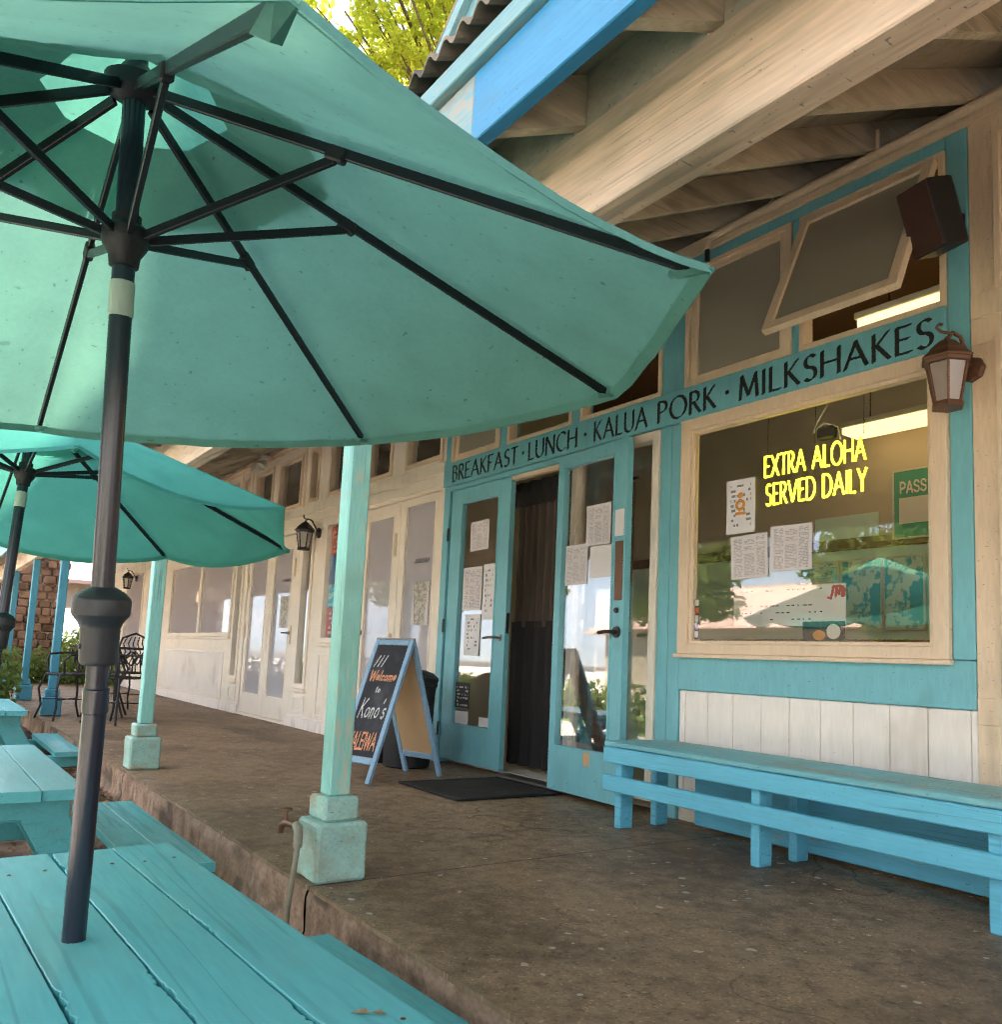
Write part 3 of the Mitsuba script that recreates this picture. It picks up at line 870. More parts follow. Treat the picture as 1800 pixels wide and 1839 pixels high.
# water tap on its standpipe
tp = thing('water_tap', 'rusty water tap on a thin standpipe against the post plinth', 'tap')
add('standpipe', tube([(-2.57, -2.29, -.26), (-2.63, -2.245, -.15), (-2.645, -2.235, -.05), (-2.655, -2.215, .10), (-2.66, -2.21, .155), (-2.69, -2.205, .178)], .0098, 10), 'pipe_paint', tp, smooth=40)
add('elbow', cat([tube([(-2.66, -2.21, .13), (-2.66, -2.21, .172), (-2.69, -2.20, .184), (-2.73, -2.19, .184)], .0155, 10)]), 'pipe_paint', tp, smooth=40)
add('spout', tube([(-2.74, -2.19, .184), (-2.80, -2.20, .182), (-2.825, -2.205, .170), (-2.83, -2.206, .145)], [.011, .012, .012, .010], 10), 'lantern_copper', tp, smooth=40)
add('handle', cat([tube([(-2.80, -2.20, .19), (-2.80, -2.20, .222)], .006, 8), lathe([(.006, 0), (.020, .003), (.020, .009), (.006, .012)], 12, (-2.80, -2.20, .222))]), 'lantern_copper', tp, smooth=40)

# ------------------------------------------------------------------ porch bench
bn = thing('porch_bench', 'long turquoise slatted bench with worn seat below the shop window', 'bench')


def bsp(m):
    return rot_z(m, -.022, (-3.06, -.075, 0))


L = 3.6
for i in range(4):
    y0 = -.42 + .105 * i
    add('seat_slat', bsp(cbox(0 if i else -.004, L, y0, y0 + .100, .382, .405, .005)), 'seat_worn', bn)
add('apron', bsp(cbox(.0, L, -.428, -.400, .305, .379, .004)), 'teal_bench', bn)
add('front_rail', bsp(cbox(.0, L, -.428, -.398, .172, .246, .004)), 'teal_bench', bn)
add('back_board', bsp(cbox(.22, L, -.022, -.002, .018, .29, .004)), 'teal_bench', bn)
for x in (.055, .865, 1.78, 2.7, 3.5):
    add('leg', bsp(cbox(x, x + .042, -.396, -.31, .0, .380, .005)), 'teal_bench', bn)
    add('leg', bsp(cbox(x + .002, x + .042, -.16, -.075, .0, .380, .005)), 'teal_bench', bn)
    add('bearer', bsp(cbox(x + .044, x + .082, -.395, -.03, .30, .380, .004)), 'teal_bench', bn)

# ------------------------------------------------------------------ picnic tables


def plank(L, w, t, seed, chip=0.0):
    n = max(12, int(L * (280 if chip > .5 else 55)))
    xs_ = np.linspace(-L / 2, L / 2, n)
    c = .0014
    q = np.stack([xs_ * 6, xs_ * 0, xs_ * 0], -1)
    def e(k):
        jag = .0016 * (meshkit.fbm(q * 9, 3, seed=seed + k) - .5)
        m = np.clip((meshkit.noise(q * .55 + k * 3.1, seed + k + 9) - .72) / .06, 0, 1)
        return jag - chip * m * (.001 + .0075 * np.clip(meshkit.fbm(q * 13, 3, seed=seed + k + 17) - .30, 0, .5) * 2)
    lo, hi = -w / 2 - e(1), w / 2 + e(2)
    warp = .004 * (meshkit.fbm(q * .5, 2, seed=seed + 4) - .5)
    prof = []
    for i, x in enumerate(xs_):
        a, b, z = lo[i], hi[i], warp[i]
        prof.append([(x, a, z + c), (x, a, z + t - c), (x, a + c, z + t), (x, (a + b) / 2, z + t + .0006), (x, b - c, z + t), (x, b, z + t - c), (x, b, z + c), (x, b - c, z), (x, a + c, z)])
    V = A(prof).reshape(-1, 3)
    k = 9
    F = []
    for i in range(n - 1):
        for j in range(k):
            q_ = [i * k + j, i * k + (j + 1) % k, (i + 1) * k + (j + 1) % k, (i + 1) * k + j]
            F += [[q_[0], q_[2], q_[1]], [q_[0], q_[3], q_[2]]]
    for j in range(1, k - 1):
        F += [[0, j, j + 1], [(n - 1) * k, (n - 1) * k + j + 1, (n - 1) * k + j]]
    return TM(V, [f[::-1] for f in F])


def picnic_table(cx, cy, ang, L, label, seed, chips=False, seats=(1, -1), gnd=-.47, seat_shift=0.0):
    t = thing('picnic_table', label, 'picnic table', 'picnic tables in a row by the porch')
    P = lambda m: rot_z(m, ang, (cx, cy, 0))
    for i in range(5):
        m = plank(L + .012 * math.sin(3 * i + seed), .1368, .036, seed + 20 * i, 1.0 if chips else .15)
        m.apply_translation([0, -.282 + .141 * i, .214])
        add('top_plank', P(m), 'table_teal', t, smooth=40)
    for s in seats:
        for i in range(2):
            m = plank(L, .138, .036, seed + 200 + 20 * i + s)
            m.apply_translation([seat_shift, s * (.625 + .141 * i), -.088])
            add('seat_plank', P(m), 'table_teal', t, smooth=40)
    for s in (-1, 1):
        xe = s * (L / 2 - .17)
        add('top_cleat', P(cbox(xe - .019, xe + .019, -.33, .33, .125, .212, .004)), 'table_teal', t)
        add('seat_bearer', P(cbox(xe - .019 + s * .040, xe + .019 + s * .040, -.84, .84, -.178, -.090, .004)), 'table_teal', t)
        for q in (-1, 1):
            add('leg', P(bar((xe + s * .0005, q * .21, .20), (xe + s * .0005, q * .58, gnd + .01), .14, .038, (1, 0, 0), .004)), 'table_teal', t)
    if chips:
        sc = [lathe([(.0045, 0), (.0045, .0012), (.001, .0008)], 8, (s * (L / 2 - .17) + dx, -.282 + .141 * i + dy, .2502)) for s in (-1, 1) for i in range(5) for dx, dy in ((.004, -.035), (-.006, .036))]
        k = add('screw_heads', P(cat(sc)), 'lantern_copper', t)
        labels[k] = {'label': 'rusty screw heads in the table planks', 'kind': 'stuff'}
    add('brace', P(bar((-.1, 0, -.12), (L / 2 - .2, 0, .16), .085, .038, (0, 0, 1), .003)), 'table_teal', t)
    return t


picnic_table(-1.605, -3.027, .042, 1.42, 'turquoise picnic table in front with split planks, its umbrella pole through the middle', 3, True)
picnic_table(-4.02, -3.105, .007, 1.46, 'second turquoise picnic table, just behind the front one', 11, seat_shift=-.02)
picnic_table(-7.75, -2.905, .0, 1.44, 'farthest turquoise picnic table, cut off at the picture edge by the bush', 19)

# dry leaves on the front table
for i, (x, y, a, lab) in enumerate(((-1.93, -2.985, .3, 'dry curled leaf lying near the umbrella pole on the front table'), (-1.12, -2.725, .9, 'dry curled leaf near the right front edge of the front table'))):
    m = cat([TM([(-.026, 0, 0), (-.006, -.007, .004), (.004, 0, .0015), (-.006, .007, .005)], [[0, 1, 2], [0, 2, 3]]), TM([(.004, 0, .0015), (.018, -.005, .006), (.028, 0, .001), (.016, .006, .005)], [[0, 1, 2], [0, 2, 3]])])
    tag(add('fallen_leaf', rot_z(m, a, (x, y, .2525)), 'litter'), lab, 'leaf', 'dry leaves on the front table')


# ------------------------------------------------------------------ umbrellas


def umbrella(base, J, hub, run, tips, joints, mat, label, sag=.02):
    u = thing('patio_umbrella', label, 'umbrella', 'green umbrellas over the picnic tables')
    base, J, hub, run = (A(v, float) for v in (base, J, hub, run))
    tips = A(tips)
    n = lambda v: v / np.linalg.norm(v)
    au, al = n(hub - J), n(J - base)
    add('lower_pole', tube([base - al * .30, base, J - al * .02], .0195, 18), 'pole_metal', u, smooth=40)
    add('upper_pole', tube([J, hub + au * .06], .0188, 18), 'pole_metal', u, smooth=40)
    add('joint_ring', cat([lathe([(.0195, -.022), (.0215, -.02), (.0215, .02), (.0195, .022)], 20, J, au)]), 'pole_metal', u, smooth=40)
    add('crank_housing', lathe([(.020, .062), (.028, .064), (.031, .07), (.0325, .125), (.036, .135), (.046, .148), (.0475, .152), (.0475, .175), (.044, .180), (.036, .188), (.022, .196), (.0195, .197)], 28, J, au), 'grey_plastic', u, smooth=35)
    add('screw', lathe([(.005, 0), (.004, .003)], 10, J + au * .095 + n(np.cross(au, [1, .2, 0])) * -.031, n(np.cross(au, [1, .2, 0])) * -1), 'black_plastic', u)
    Lh = np.linalg.norm(hub - J)
    Lr = np.linalg.norm(run - J)
    add('sleeve', lathe([(.0188, Lr - .135), (.0205, Lr - .134), (.0205, Lr - .075), (.0188, Lr - .074)], 20, J, au), 'pale_sleeve', u, smooth=40)
    add('runner', lathe([(.019, Lr - .05), (.024, Lr - .048), (.026, Lr - .03), (.036, Lr - .014), (.040, Lr), (.040, Lr + .014), (.032, Lr + .022), (.024, Lr + .024), (.024, Lr + .04), (.019, Lr + .041)], 24, J, au), 'black_plastic', u, smooth=35)
    add('crown_hub', lathe([(.019, Lh - .03), (.030, Lh - .026), (.046, Lh - .016), (.050, Lh - .004), (.050, Lh + .008), (.030, Lh + .02), (.010, Lh + .05), (.004, Lh + .055)], 24, J, au), 'black_plastic', u, smooth=35)
    add('cord', tube([J + au * (Lr + .02) + n(np.cross(au, [0, 1, .3])) * .021, J + au * (Lh - .02) + n(np.cross(au, [0, 1, .3])) * .021], .0022, 6), 'white_plastic', u)
    for k in range(8):
        t = tips[k]
        d = n(t - hub)
        nr = n(np.cross(np.cross(d, au), d))
        r0 = hub + d * .045
        add('rib', bar(r0, t - d * .030, .010, .017, nr, .0015), 'dark_metal', u)
        j = A(joints[k])
        rad = n(j - run - au * ((j - run) @ au))
        add('strut', bar(run + rad * .034 + au * .004, j - nr * .012, .010, .015, au, .0015), 'dark_metal', u)
        add('hinge_clip', bar(j - d * .018 - nr * .004, j + d * .018 - nr * .004, .018, .024, nr, .003), 'black_plastic', u)
    # canopy: eight panels hung between the ribs, a hole under the vent cap
    apex = hub + au * .022
    V, F, UV = [], [], []
    ns, nt = 16, 16
    S = np.concatenate([np.linspace(.15, .97, ns - 3), [.985, 1.0, 1.004]])

    def surf(k, s, f, lift, pull, scal=0):
        a, b = tips[k], tips[(k + 1) % 8]
        ra, rb = apex + (a - apex) * s, apex + (b - apex) * s
        w = 4 * f * (1 - f)
        p_ = ra * (1 - f) + rb * f
        mid = (ra + rb) / 2 - apex
        # fabric stretched across: the edge is drawn in, the middle of a panel hollows a little
        p_ = p_ - mid * (pull * w * s * s) - au * ((.006 * s + sag * s ** 6) * w)
        return p_ + au * lift

    for k in range(8):
        o = len(V)
        for s in S:
            for f in np.linspace(0, 1, nt + 1):
                dz = 0.0
                V.append(surf(k, s, f, .011 + (-.010 if s > 1 else 0), .006))
        for i in range(len(S) - 1):
            for j in range(nt):
                q = o + i * (nt + 1) + j
                F += [[q, q + 1, q + nt + 2], [q, q + nt + 2, q + nt + 1]]
    V = A(V)
    wr = meshkit.fbm(V * [9, 9, 3], 4, seed=3) - .5
    V = V + au * (.010 * wr)[:, None]
    cm = TM(V, F)
    cm.merge_vertices(digits_vertex=5)
    c = add('canopy', cm, mat, u, smooth=28)
    for k in range(8):          # hem turned under along each edge
        V, F = [], []
        for s in (.982, 1.002):
            for f in np.linspace(0.01, .99, 17):
                V.append(surf(k, s, f, .004 - (.004 if s > 1 else 0), .006))
        V = A(V)
        V = V + au * (.010 * (meshkit.fbm(V * [9, 9, 3], 4, seed=3) - .5))[:, None]
        for j in range(16):
            F += [[j, j + 1, j + 18], [j, j + 18, j + 17]]
        add('hem', TM(V, F), mat, c, smooth=True)
    V, F = [], []
    for k in range(8):
        o = len(V)
        for s in np.linspace(.02, .335, 8):
            for f in np.linspace(0, 1, 9):
                wav = .012 * math.sin(f * 9 + k * 2) * max(0, (s - .26) / .07)
                V.append(surf(k, s, f, .052 - .09 * s + wav, .02))
        for i in range(7):
            for j in range(8):
                q = o + i * 9 + j
                F += [[q, q + 1, q + 10], [q, q + 10, q + 9]]
    vm = TM(V, F)
    vm.merge_vertices(digits_vertex=5)
    add('vent_cap', vm, 'canopy_cap_sunlit', c, smooth=True)
    for k in range(8):          # corner pockets sewn under each tip
        t = tips[k]
        d = n(t - hub)
        sd = n(np.cross(d, au))
        nr = n(np.cross(sd, d))
        m = TM([t - d * .055 - sd * .013 - nr * .018, t - d * .055 + sd * .013 - nr * .018, t + d * .004 + sd * .010 + nr * .008, t + d * .004 - sd * .010 + nr * .008,
                t - d * .04 - nr * .021], [[0, 1, 4], [1, 2, 4], [2, 3, 4], [3, 0, 4]])
        add('corner_pocket', m, mat, c)
    return u


tipsA = [(-0.5467, -3.1400, 1.2204), (-0.7622, -2.4413, 1.3204), (-1.3796, -2.0482, 1.3748), (-2.1339, -2.3092, 1.3619), (-2.4917, -3.0924, 1.3138), (-2.2477, -3.6865, 1.2812), (-1.5880, -4.0234, 1.2150), (-0.8808, -3.7947, 1.1921)]
hubA, runA = A([-1.4815, -3.0931, 1.7197]), A([-1.507, -3.0781, 1.4563])
jA = [hubA + (A(t) - hubA) * .386 for t in tipsA]
jA[0], jA[1], jA[2], jA[3], jA[4] = A([-1.1148, -3.097, 1.5356]), A([-1.1971, -2.8274, 1.5658]), A([-1.4489, -2.6997, 1.5951]), A([-1.73, -2.8102, 1.6018]), A([-1.8627, -3.104, 1.59])
jA = [hubA + (A(t) - hubA) / np.linalg.norm(A(t) - hubA) * ((q - hubA) @ (A(t) - hubA)) / np.linalg.norm(A(t) - hubA) for t, q in zip(tipsA, jA)]
umbrella((-1.640, -3.030, .25), (-1.5899, -3.0413, .6626), hubA, runA, tipsA, jA, 'canopy_near', 'big faded green umbrella on a black pole over the front table, seen from beneath')
tipsB = [(-2.5922, -2.9804, 1.3082), (-2.934, -2.2424, 1.2808), (-3.6998, -1.9213, 1.2261), (-4.4616, -2.2809, 1.2105), (-4.7547, -3.0547, 1.2312), (-4.4146, -3.8091, 1.2748), (-3.6403, -4.1013, 1.3168), (-2.8853, -3.7601, 1.3325)]
hubB, runB = A([-3.689, -3.0038, 1.6749]), A([-3.6785, -3.0147, 1.4053])
bB = A([-3.6334, -3.0611, .25])
umbrella(bB, bB + (hubB - bB) * .29, hubB, runB, tipsB, [hubB + (A(t) - hubB) * .386 for t in tipsB], 'canopy_far', 'smaller looking bright green umbrella behind, over the second table', .055)


# ------------------------------------------------------------------ sandwich board, bin, mat, curtain
sb = thing('sandwich_board', 'folding chalkboard sign in a blue frame standing by the cafe door', 'sandwich board')
near_top, far_top = A([-4.64, -.70, .872]), A([-4.965, -.80, .872])
ux = near_top - far_top
W = np.linalg.norm(ux)
ux /= W
for nm, foot in (('front_panel', A([-4.56, -1.01, 0.004])), ('rear_panel', A([-4.715, -.385, 0.004]))):
    dn = foot - near_top
    dn -= ux * (dn @ ux)
    Ls = np.linalg.norm(dn)
    dn /= Ls
    nz = np.cross(ux, -dn)            # x along the board, y up the slope
    if nm == 'rear_panel':
        nz = -nz
    o = far_top + dn * Ls
    M = lambda m: mapped(m, o, ux, -dn, nz)
    # local: x 0..W, y 0..Ls up the slope, z outwards
    sd = add(nm, M(cbox(.03, W - .03, .15, Ls - .03, -.006, .004, .001)), 'tan_board', sb)
    for x0 in (0, W - .034):
        add('stile', M(cbox(x0, x0 + .034, 0, Ls, -.012, .012, .003)), 'board_blue', sd)
    for y0, y1 in ((.115, .155), (Ls - .036, Ls - .001)):
        add('rail', M(cbox(.0345, W - .0345, y0, y1, -.0115, .0115, .003)), 'board_blue', sd)
    if nm == 'front_panel':
        pcol('chalkboard', lambda p, n, uv: mix((.035, .035, .042), (.085, .085, .095), smoothstep(.4, .8, fbm(p.x * 8, p.y * 8, p.z * 6, 4))), .8, .2)
        add('chalkboard', M(cbox(.036, W - .036, .158, Ls - .038, .0045, .008, .0008)), 'chalkboard', sd)

        def chalk(s, x0, x1, y0, h, mt, r=.055, slant=0.12):
            poly, w = text_poly(s, round_pen(r), .13)
            k = (x1 - x0) / w
            poly = affinity.affine_transform(poly, [k, slant * h, .03 * k, h, x0, y0])
            add('chalk_lettering', M(mapped(extr(poly, .0012), (0, 0, .008), (1, 0, 0), (0, 1, 0), (0, 0, 1))), mt, sd)
        chalk('///', .06, .15, .735, .075, 'chalk_white', .04, .2)
        chalk('Welcome', .055, .285, .640, .068, 'chalk_orange', .075)
        chalk('to', .145, .185, .565, .042, 'chalk_white', .07)
        chalk("Kono's", .06, .285, .395, .125, 'chalk_white', .045)
        chalk('HALEIWA', .05, .290, .195, .105, 'chalk_orange', .075, 0)
add('top_hinge', tube([far_top - ux * .0 + A([0, 0, .006]), near_top + A([0, 0, .006])], .008, 8), 'steel', sb)

bin_ = thing('trash_bin', 'black round trash bin standing behind the sandwich board', 'trash bin')
add('body', lathe([(.15, .002), (.165, .01), (.172, .25), (.180, .50), (.186, .56), (.194, .565), (.194, .60)], 32, (-5.27, -.36, 0)), 'black_plastic', bin_, smooth=35)
add('lid', lathe([(.197, .601), (.201, .612), (.199, .625), (.16, .66), (.10, .68), (.0, .685)], 32, (-5.27, -.36, 0)), 'black_plastic', bin_, smooth=35)
b2 = thing('trash_bin', 'low black tub tucked beside the trash bin against the wall', 'tub')
add('body', lathe([(.12, .002), (.13, .01), (.15, .36), (.158, .365), (.158, .38), (.145, .38), (.125, .03)], 28, (-5.60, -.42, 0)), 'black_plastic', b2, smooth=35)


def mat_fn(p, n, uv):
    a = dr.abs(p.x * 40 - dr.floor(p.x * 40) - .5) + dr.abs(p.y * 40 - dr.floor(p.y * 40) - .5)
    return mix((.022, .021, .019), (.085, .076, .066), smoothstep(.4, .8, a) * fbm(p.x * 5, p.y * 5, 0, 3))


pcol('mat_rubber', mat_fn, .85, .2)
mt = thing('door_mat', 'dark rubber mat lying before the cafe doorway', 'mat')
add('mat', rot_z(cbox(-.31, .31, -.33, .33, .004, .014, .003), -.02, (-4.22, -.44, 0)), 'mat_rubber', mt)
add('rubber_edge', rot_z(frame(-.345, .345, -.36, .36, .030, 0, .010), 0, (0, 0, 0)), 'black_plastic', mt)
k_ = [k for k in scene if k.startswith('door_mat') and 'edge' in k][0]
scene[k_] = mikit.ply(rot_z(mapped(frame(-.345, .345, -.365, .365, .028, 0, .010), (0, 0, .004), (1, 0, 0), (0, 0, 1), (0, 1, 0)), -.02, (-4.22, -.44, 0)), 'black_plastic')
add('threshold', cbox(-4.655, -3.975, -.02, .10, .001, .018, .004), 'steel', BLD)


def drape(x0, x1, y, z0, z1, folds, amp, seed):
    n = folds * 10
    xs_ = np.linspace(x0, x1, n)
    zs_ = np.linspace(z0, z1, 10)
    X, Z = np.meshgrid(xs_, zs_)
    ph = (X - x0) / (x1 - x0) * folds * 2 * math.pi + 1.5 * meshkit.noise(np.stack([X * 4, Z * 1.2, X * 0 + seed], -1))
    Y = y + 1.5 * amp * np.sin(ph) * (.7 + .5 * meshkit.noise(np.stack([X * 9, Z * .8, X * 0 + seed + 5], -1)))
    V = np.stack([X, Y, Z], -1).reshape(-1, 3)
    ii, jj = np.meshgrid(np.arange(n - 1), np.arange(9))
    q = (jj * n + ii).ravel()
    f = np.vstack([np.stack([q, q + 1, q + n + 1], 1), np.stack([q, q + n + 1, q + n], 1)])
    return TM(V, f)


cu = thing('doorway_curtain', 'brown pleated curtain with black lower part hanging in the cafe doorway', 'curtain')
add('drape', drape(-4.95, -4.315, .30, 1.02, 1.93, 8, .022, 1), 'curtain_cloth', cu, smooth=True)
add('drape', drape(-4.28, -3.75, .31, 1.02, 1.93, 7, .022, 2), 'curtain_cloth', cu, smooth=True)
add('lower_cloth', drape(-4.95, -4.33, .27, .05, 1.06, 5, .016, 3), 'cloth_black', cu, smooth=True)
add('lower_cloth', drape(-4.27, -3.75, .28, .05, 1.06, 4, .016, 4), 'cloth_black', cu, smooth=True)
add('valance', drape(-4.95, -3.72, .255, 1.90, 2.08, 9, .008, 6), 'cloth_black', cu, smooth=True)
add('rod', tube([(-5.0, .30, 1.95), (-3.7, .30, 1.95)], .010, 8), 'iron_black', cu)
hr = thing('coat_hook', 'dark slender stand with hooked arms glimpsed in the doorway', 'stand')
add('pole', tube([(-4.10, .215, .03), (-4.10, .215, 1.62)], .010, 8), 'iron_black', hr)
for z, s in ((1.62, 1), (1.42, 1), (1.18, 1)):
    add('hook', tube([(-4.10, .215, z - .1), (-4.05, .20, z - .06), (-4.02, .19, z - .01), (-4.03, .19, z + .04)], .007, 8), 'iron_black', hr)
add('foot', lathe([(.10, .0), (.10, .012), (.02, .03)], 20, (-4.10, .215, .021)), 'iron_black', hr)

# ------------------------------------------------------------------ lanterns, speaker, conduit, floodlight


def lantern(x, mat, glass, label, s=1.0):
    l = thing('wall_lantern', label, 'lantern', 'lanterns along the shopfront')
    at = lambda m: m
    P = lambda v: (x + v[0] * s, v[1] * s, 2.0 + v[2] * s)
    add('back_plate', lathe([(.052 * s, 0), (.052 * s, .010), (.044 * s, .022), (.02 * s, .026)], 8, P((.03, -.002, -.01)), (0, -1, 0)), mat, l)
    add('scroll_arm', tube([P(v) for v in ((.03, -.02, -.0), (.03, -.05, .05), (.025, -.085, .105), (.015, -.125, .115), (.0, -.14, .085))], .008 * s, 8), mat, l, smooth=True)
    add('hook', tube([P(v) for v in ((.012, -.13, .11), (-.02, -.145, .125), (-.035, -.15, .145), (-.02, -.15, .155), (-.012, -.15, .148))], .006 * s, 8), mat, l, smooth=True)
    c = P((0, -.14, 0))
    add('roof', cat([lathe([(.098 * s, .0), (.100 * s, .006 * s), (.072 * s, .034 * s), (.070 * s, .042 * s), (.030 * s, .078 * s), (.012 * s, .088 * s), (.004 * s, .10 * s)], 6, c)]), mat, l)
    g = add('glass_body', lathe([(.048 * s, -.165 * s), (.078 * s, -.002 * s)], 6, c), glass, l)
    for k in range(6):
        a = 2 * math.pi * k / 6
        e = A([math.cos(a), math.sin(a), 0])
        add('corner_bar', bar(A(c) + e * .050 * s + [0, 0, -.168 * s], A(c) + e * .080 * s + [0, 0, 0], .009 * s, .009 * s, e, .001), mat, g)
    add('base_ring', lathe([(.058 * s, -.190 * s), (.062 * s, -.184 * s), (.060 * s, -.168 * s), (.050 * s, -.164 * s)], 6, c), mat, l)
    add('top_ring', lathe([(.074 * s, -.018 * s), (.086 * s, -.014 * s), (.090 * s, .0)], 6, c), mat, l)
    return l


lantern(-1.575, 'lantern_copper', 'lamp_glass', 'coppery wall lantern at the end of the milkshakes sign')
lantern(-8.02, 'lantern_black', 'lamp_glass', 'black wall lantern high on the cream wall between the umbrellas', 1.05)
lantern(-16.45, 'lantern_black', 'lamp_glass', 'small black wall lantern at the far end of the porch', 1.1)

sp = thing('loudspeaker', 'brown and black loudspeaker tilted down beside the open transom', 'loudspeaker')
a, b = math.radians(-14), math.radians(20)


def spk(m):
    v = A(m.vertices)
    return rot_z(TM(np.stack([v[:, 0], v[:, 1] * math.cos(b) - v[:, 2] * math.sin(b), v[:, 1] * math.sin(b) + v[:, 2] * math.cos(b)], 1), m.faces), a, (-1.60, -.19, 2.58))


add('cabinet', spk(cbox(-.075, .075, -.065, .075, -.135, .135, .008)), 'black_plastic', sp)
flat('grille_brown', (.060, .028, .020), .8)
add('grille', spk(cbox(-.070, .070, -.073, -.0655, -.130, .130, .004)), 'grille_brown', sp)
add('bracket', cat([bar((-1.585, -.09, 2.56), (-1.585, -.008, 2.60), .03, .012), cbox(-1.61, -1.56, -.012, -.0065, 2.55, 2.65, .002)]), 'iron_black', sp)

cd = thing('conduit_pipe', 'cream conduit pipe running along the top of the wall', 'pipe')
add('pipe', tube([(-2.86, -.06, 2.99), (-2.86, -.06, 3.03), (-2.84, -.06, 3.05), (-2.80, -.06, 3.055), (3.1, -.06, 3.055)], .021, 12), 'cream', cd, smooth=40)
add('end_piece', tube([(-2.86, -.06, 2.93), (-2.86, -.06, 2.995)], .014, 10), 'black_plastic', cd)
for x in (-2.45, -1.9, -1.2, -.5):
    add('clamp', cat([tube([(x, -.06 + .024 * math.sin(t), 3.055 + .024 * math.cos(t)) for t in np.linspace(0, 6.28, 14)], .004, 6, False), cbox(x - .008, x + .008, -.064, -.058, 3.078, 3.17, .001)]), 'cream', cd)
cd = thing('conduit_pipe', 'thin conduit pipe running under the eave above the cream shops', 'pipe')
add('pipe', tube([(-18.9, -.05, 3.045), (-5.7, -.05, 3.045)], .020, 10), 'cream', cd, smooth=40)
fl = thing('floodlight', 'small white floodlight under the eave above the cream shops', 'floodlight')
add('mount', lathe([(.06, 0), (.055, .03), (.02, .045)], 16, (-9.4, -.14, 3.02), (0, 0, -1)), 'white_plastic', fl, smooth=40)
for dx in (-.09, .07):
    add('lamp_head', lathe([(.025, -.02), (.04, .0), (.058, .09), (.060, .10), (.05, .10), (.04, .06)], 18, (-9.4 + dx, -.17, 2.93), (dx * 4, -.5, -.6)), 'white_plastic', fl, smooth=40)
add('arm', cat([tube([(-9.4, -.14, 2.98), (-9.4 + dx, -.17, 2.93)], .012, 8) for dx in (-.09, .07)]), 'white_plastic', fl)

# ------------------------------------------------------------------ neon sign
ne = thing('neon_sign', 'yellow lit neon sign reading extra aloha served daily in the shop window', 'neon sign')
YEL = {'type': 'rgb', 'value': [.40, .36, .004]}
for s, x0, x1, z0, h, sk in (('EXTRA ALOHA', -2.615, -2.07, 1.745, .108, -.0), ('SERVED DAILY', -2.605, -2.065, 1.600, .108, .0)):
    tw = text_poly(s, round_pen(.05), .16)[1]
    k = (x1 - x0) / tw
    x = x0
    for ch in s:
        w = GL[ch][0]
        if ch != ' ':
            tb = []
            for st_ in GL[ch][1]:
                for p_, q_ in ([(st_, None)]):
                    pts_ = [(x + px * k, .118, z0 + py * h) for px, py in p_]
                    tb.append(tube(pts_, .0060, 7))
            kk = add('letter', cat(tb), 'white_plastic', ne)
            scene[kk]['emitter'] = {'type': 'area', 'radiance': YEL}
        x += (w + .16) * k
for x in (-2.60, -2.33, -2.08):
    add('wire', tube([(x, .122, 1.865), (x + .004, .122, 2.28)], .0016, 5), 'iron_black', ne)
add('power_cord', tube([(-2.2, .13, 1.865), (-2.22, .14, 1.93), (-2.30, .15, 1.97), (-2.36, .15, 1.93), (-2.33, .15, 1.99), (-2.28, .15, 2.06)], .004, 6), 'white_plastic', ne, smooth=True)
add('transformer', cbox(-2.33, -2.24, .13, .17, 1.885, 1.945, .008), 'black_plastic', ne)

# ceiling lamps
for x0, x1, y0, y1, z, lab in ((-2.96, -2.02, 1.30, 1.50, 2.27, 'lit fluorescent tube lamp above the counter, seen through the shop window'), (-2.26, -1.1, .33, .46, 2.48, 'lit fluorescent tube lamp seen through the open transom')):
    cl = thing('ceiling_lamp', lab, 'lamp', 'lit lamps inside the cafe')
    add('housing', cbox(x0, x1, y0, y1, z + .042, z + .075, .004), 'white_plastic', cl)
    d = add('diffuser', cbox(x0 + .01, x1 - .01, y0 + .01, y1 - .01, z, z + .041, .006), 'white_plastic', cl)
    scene[d]['emitter'] = {'type': 'area', 'radiance': {'type': 'rgb', 'value': [.20, .135, .050]}}
    add('hanger', cat([tube([(x, (y0 + y1) / 2, z + .075), (x, (y0 + y1) / 2, 3.04)], .004, 6) for x in (x0 + .15, x1 - .15)]), 'iron_black', cl)

# ------------------------------------------------------------------ papers, posters, things in the window


def sheet(name, lab, category, x0, x1, z0, z1, y, mat, tilt=0.0, curl=.003, group=None, parent=None):
    n = 7
    V, UV, F = [], [], []
    c, s = math.cos(tilt), math.sin(tilt)
    cx, cz = (x0 + x1) / 2, (z0 + z1) / 2
    for j in range(n):
        for i in range(n):
            u, v = i / (n - 1), j / (n - 1)
            dx, dz = (u - .5) * (x1 - x0), (v - .5) * (z1 - z0)
            V.append((cx + dx * c - dz * s, y - curl * ((2 * u - 1) ** 2 * .6 + (2 * v - 1) ** 4 * .4), cz + dx * s + dz * c))
            UV.append((u, v))
    for j in range(n - 1):
        for i in range(n - 1):
            q = j * n + i
            F += [[q, q + 1, q + n + 1], [q, q + n + 1, q + n]]
    k = add(name, TM(V, F), mat, parent, smooth=True, uv=A(UV, float))
    return tag(k, lab, category, group) if parent is None else k


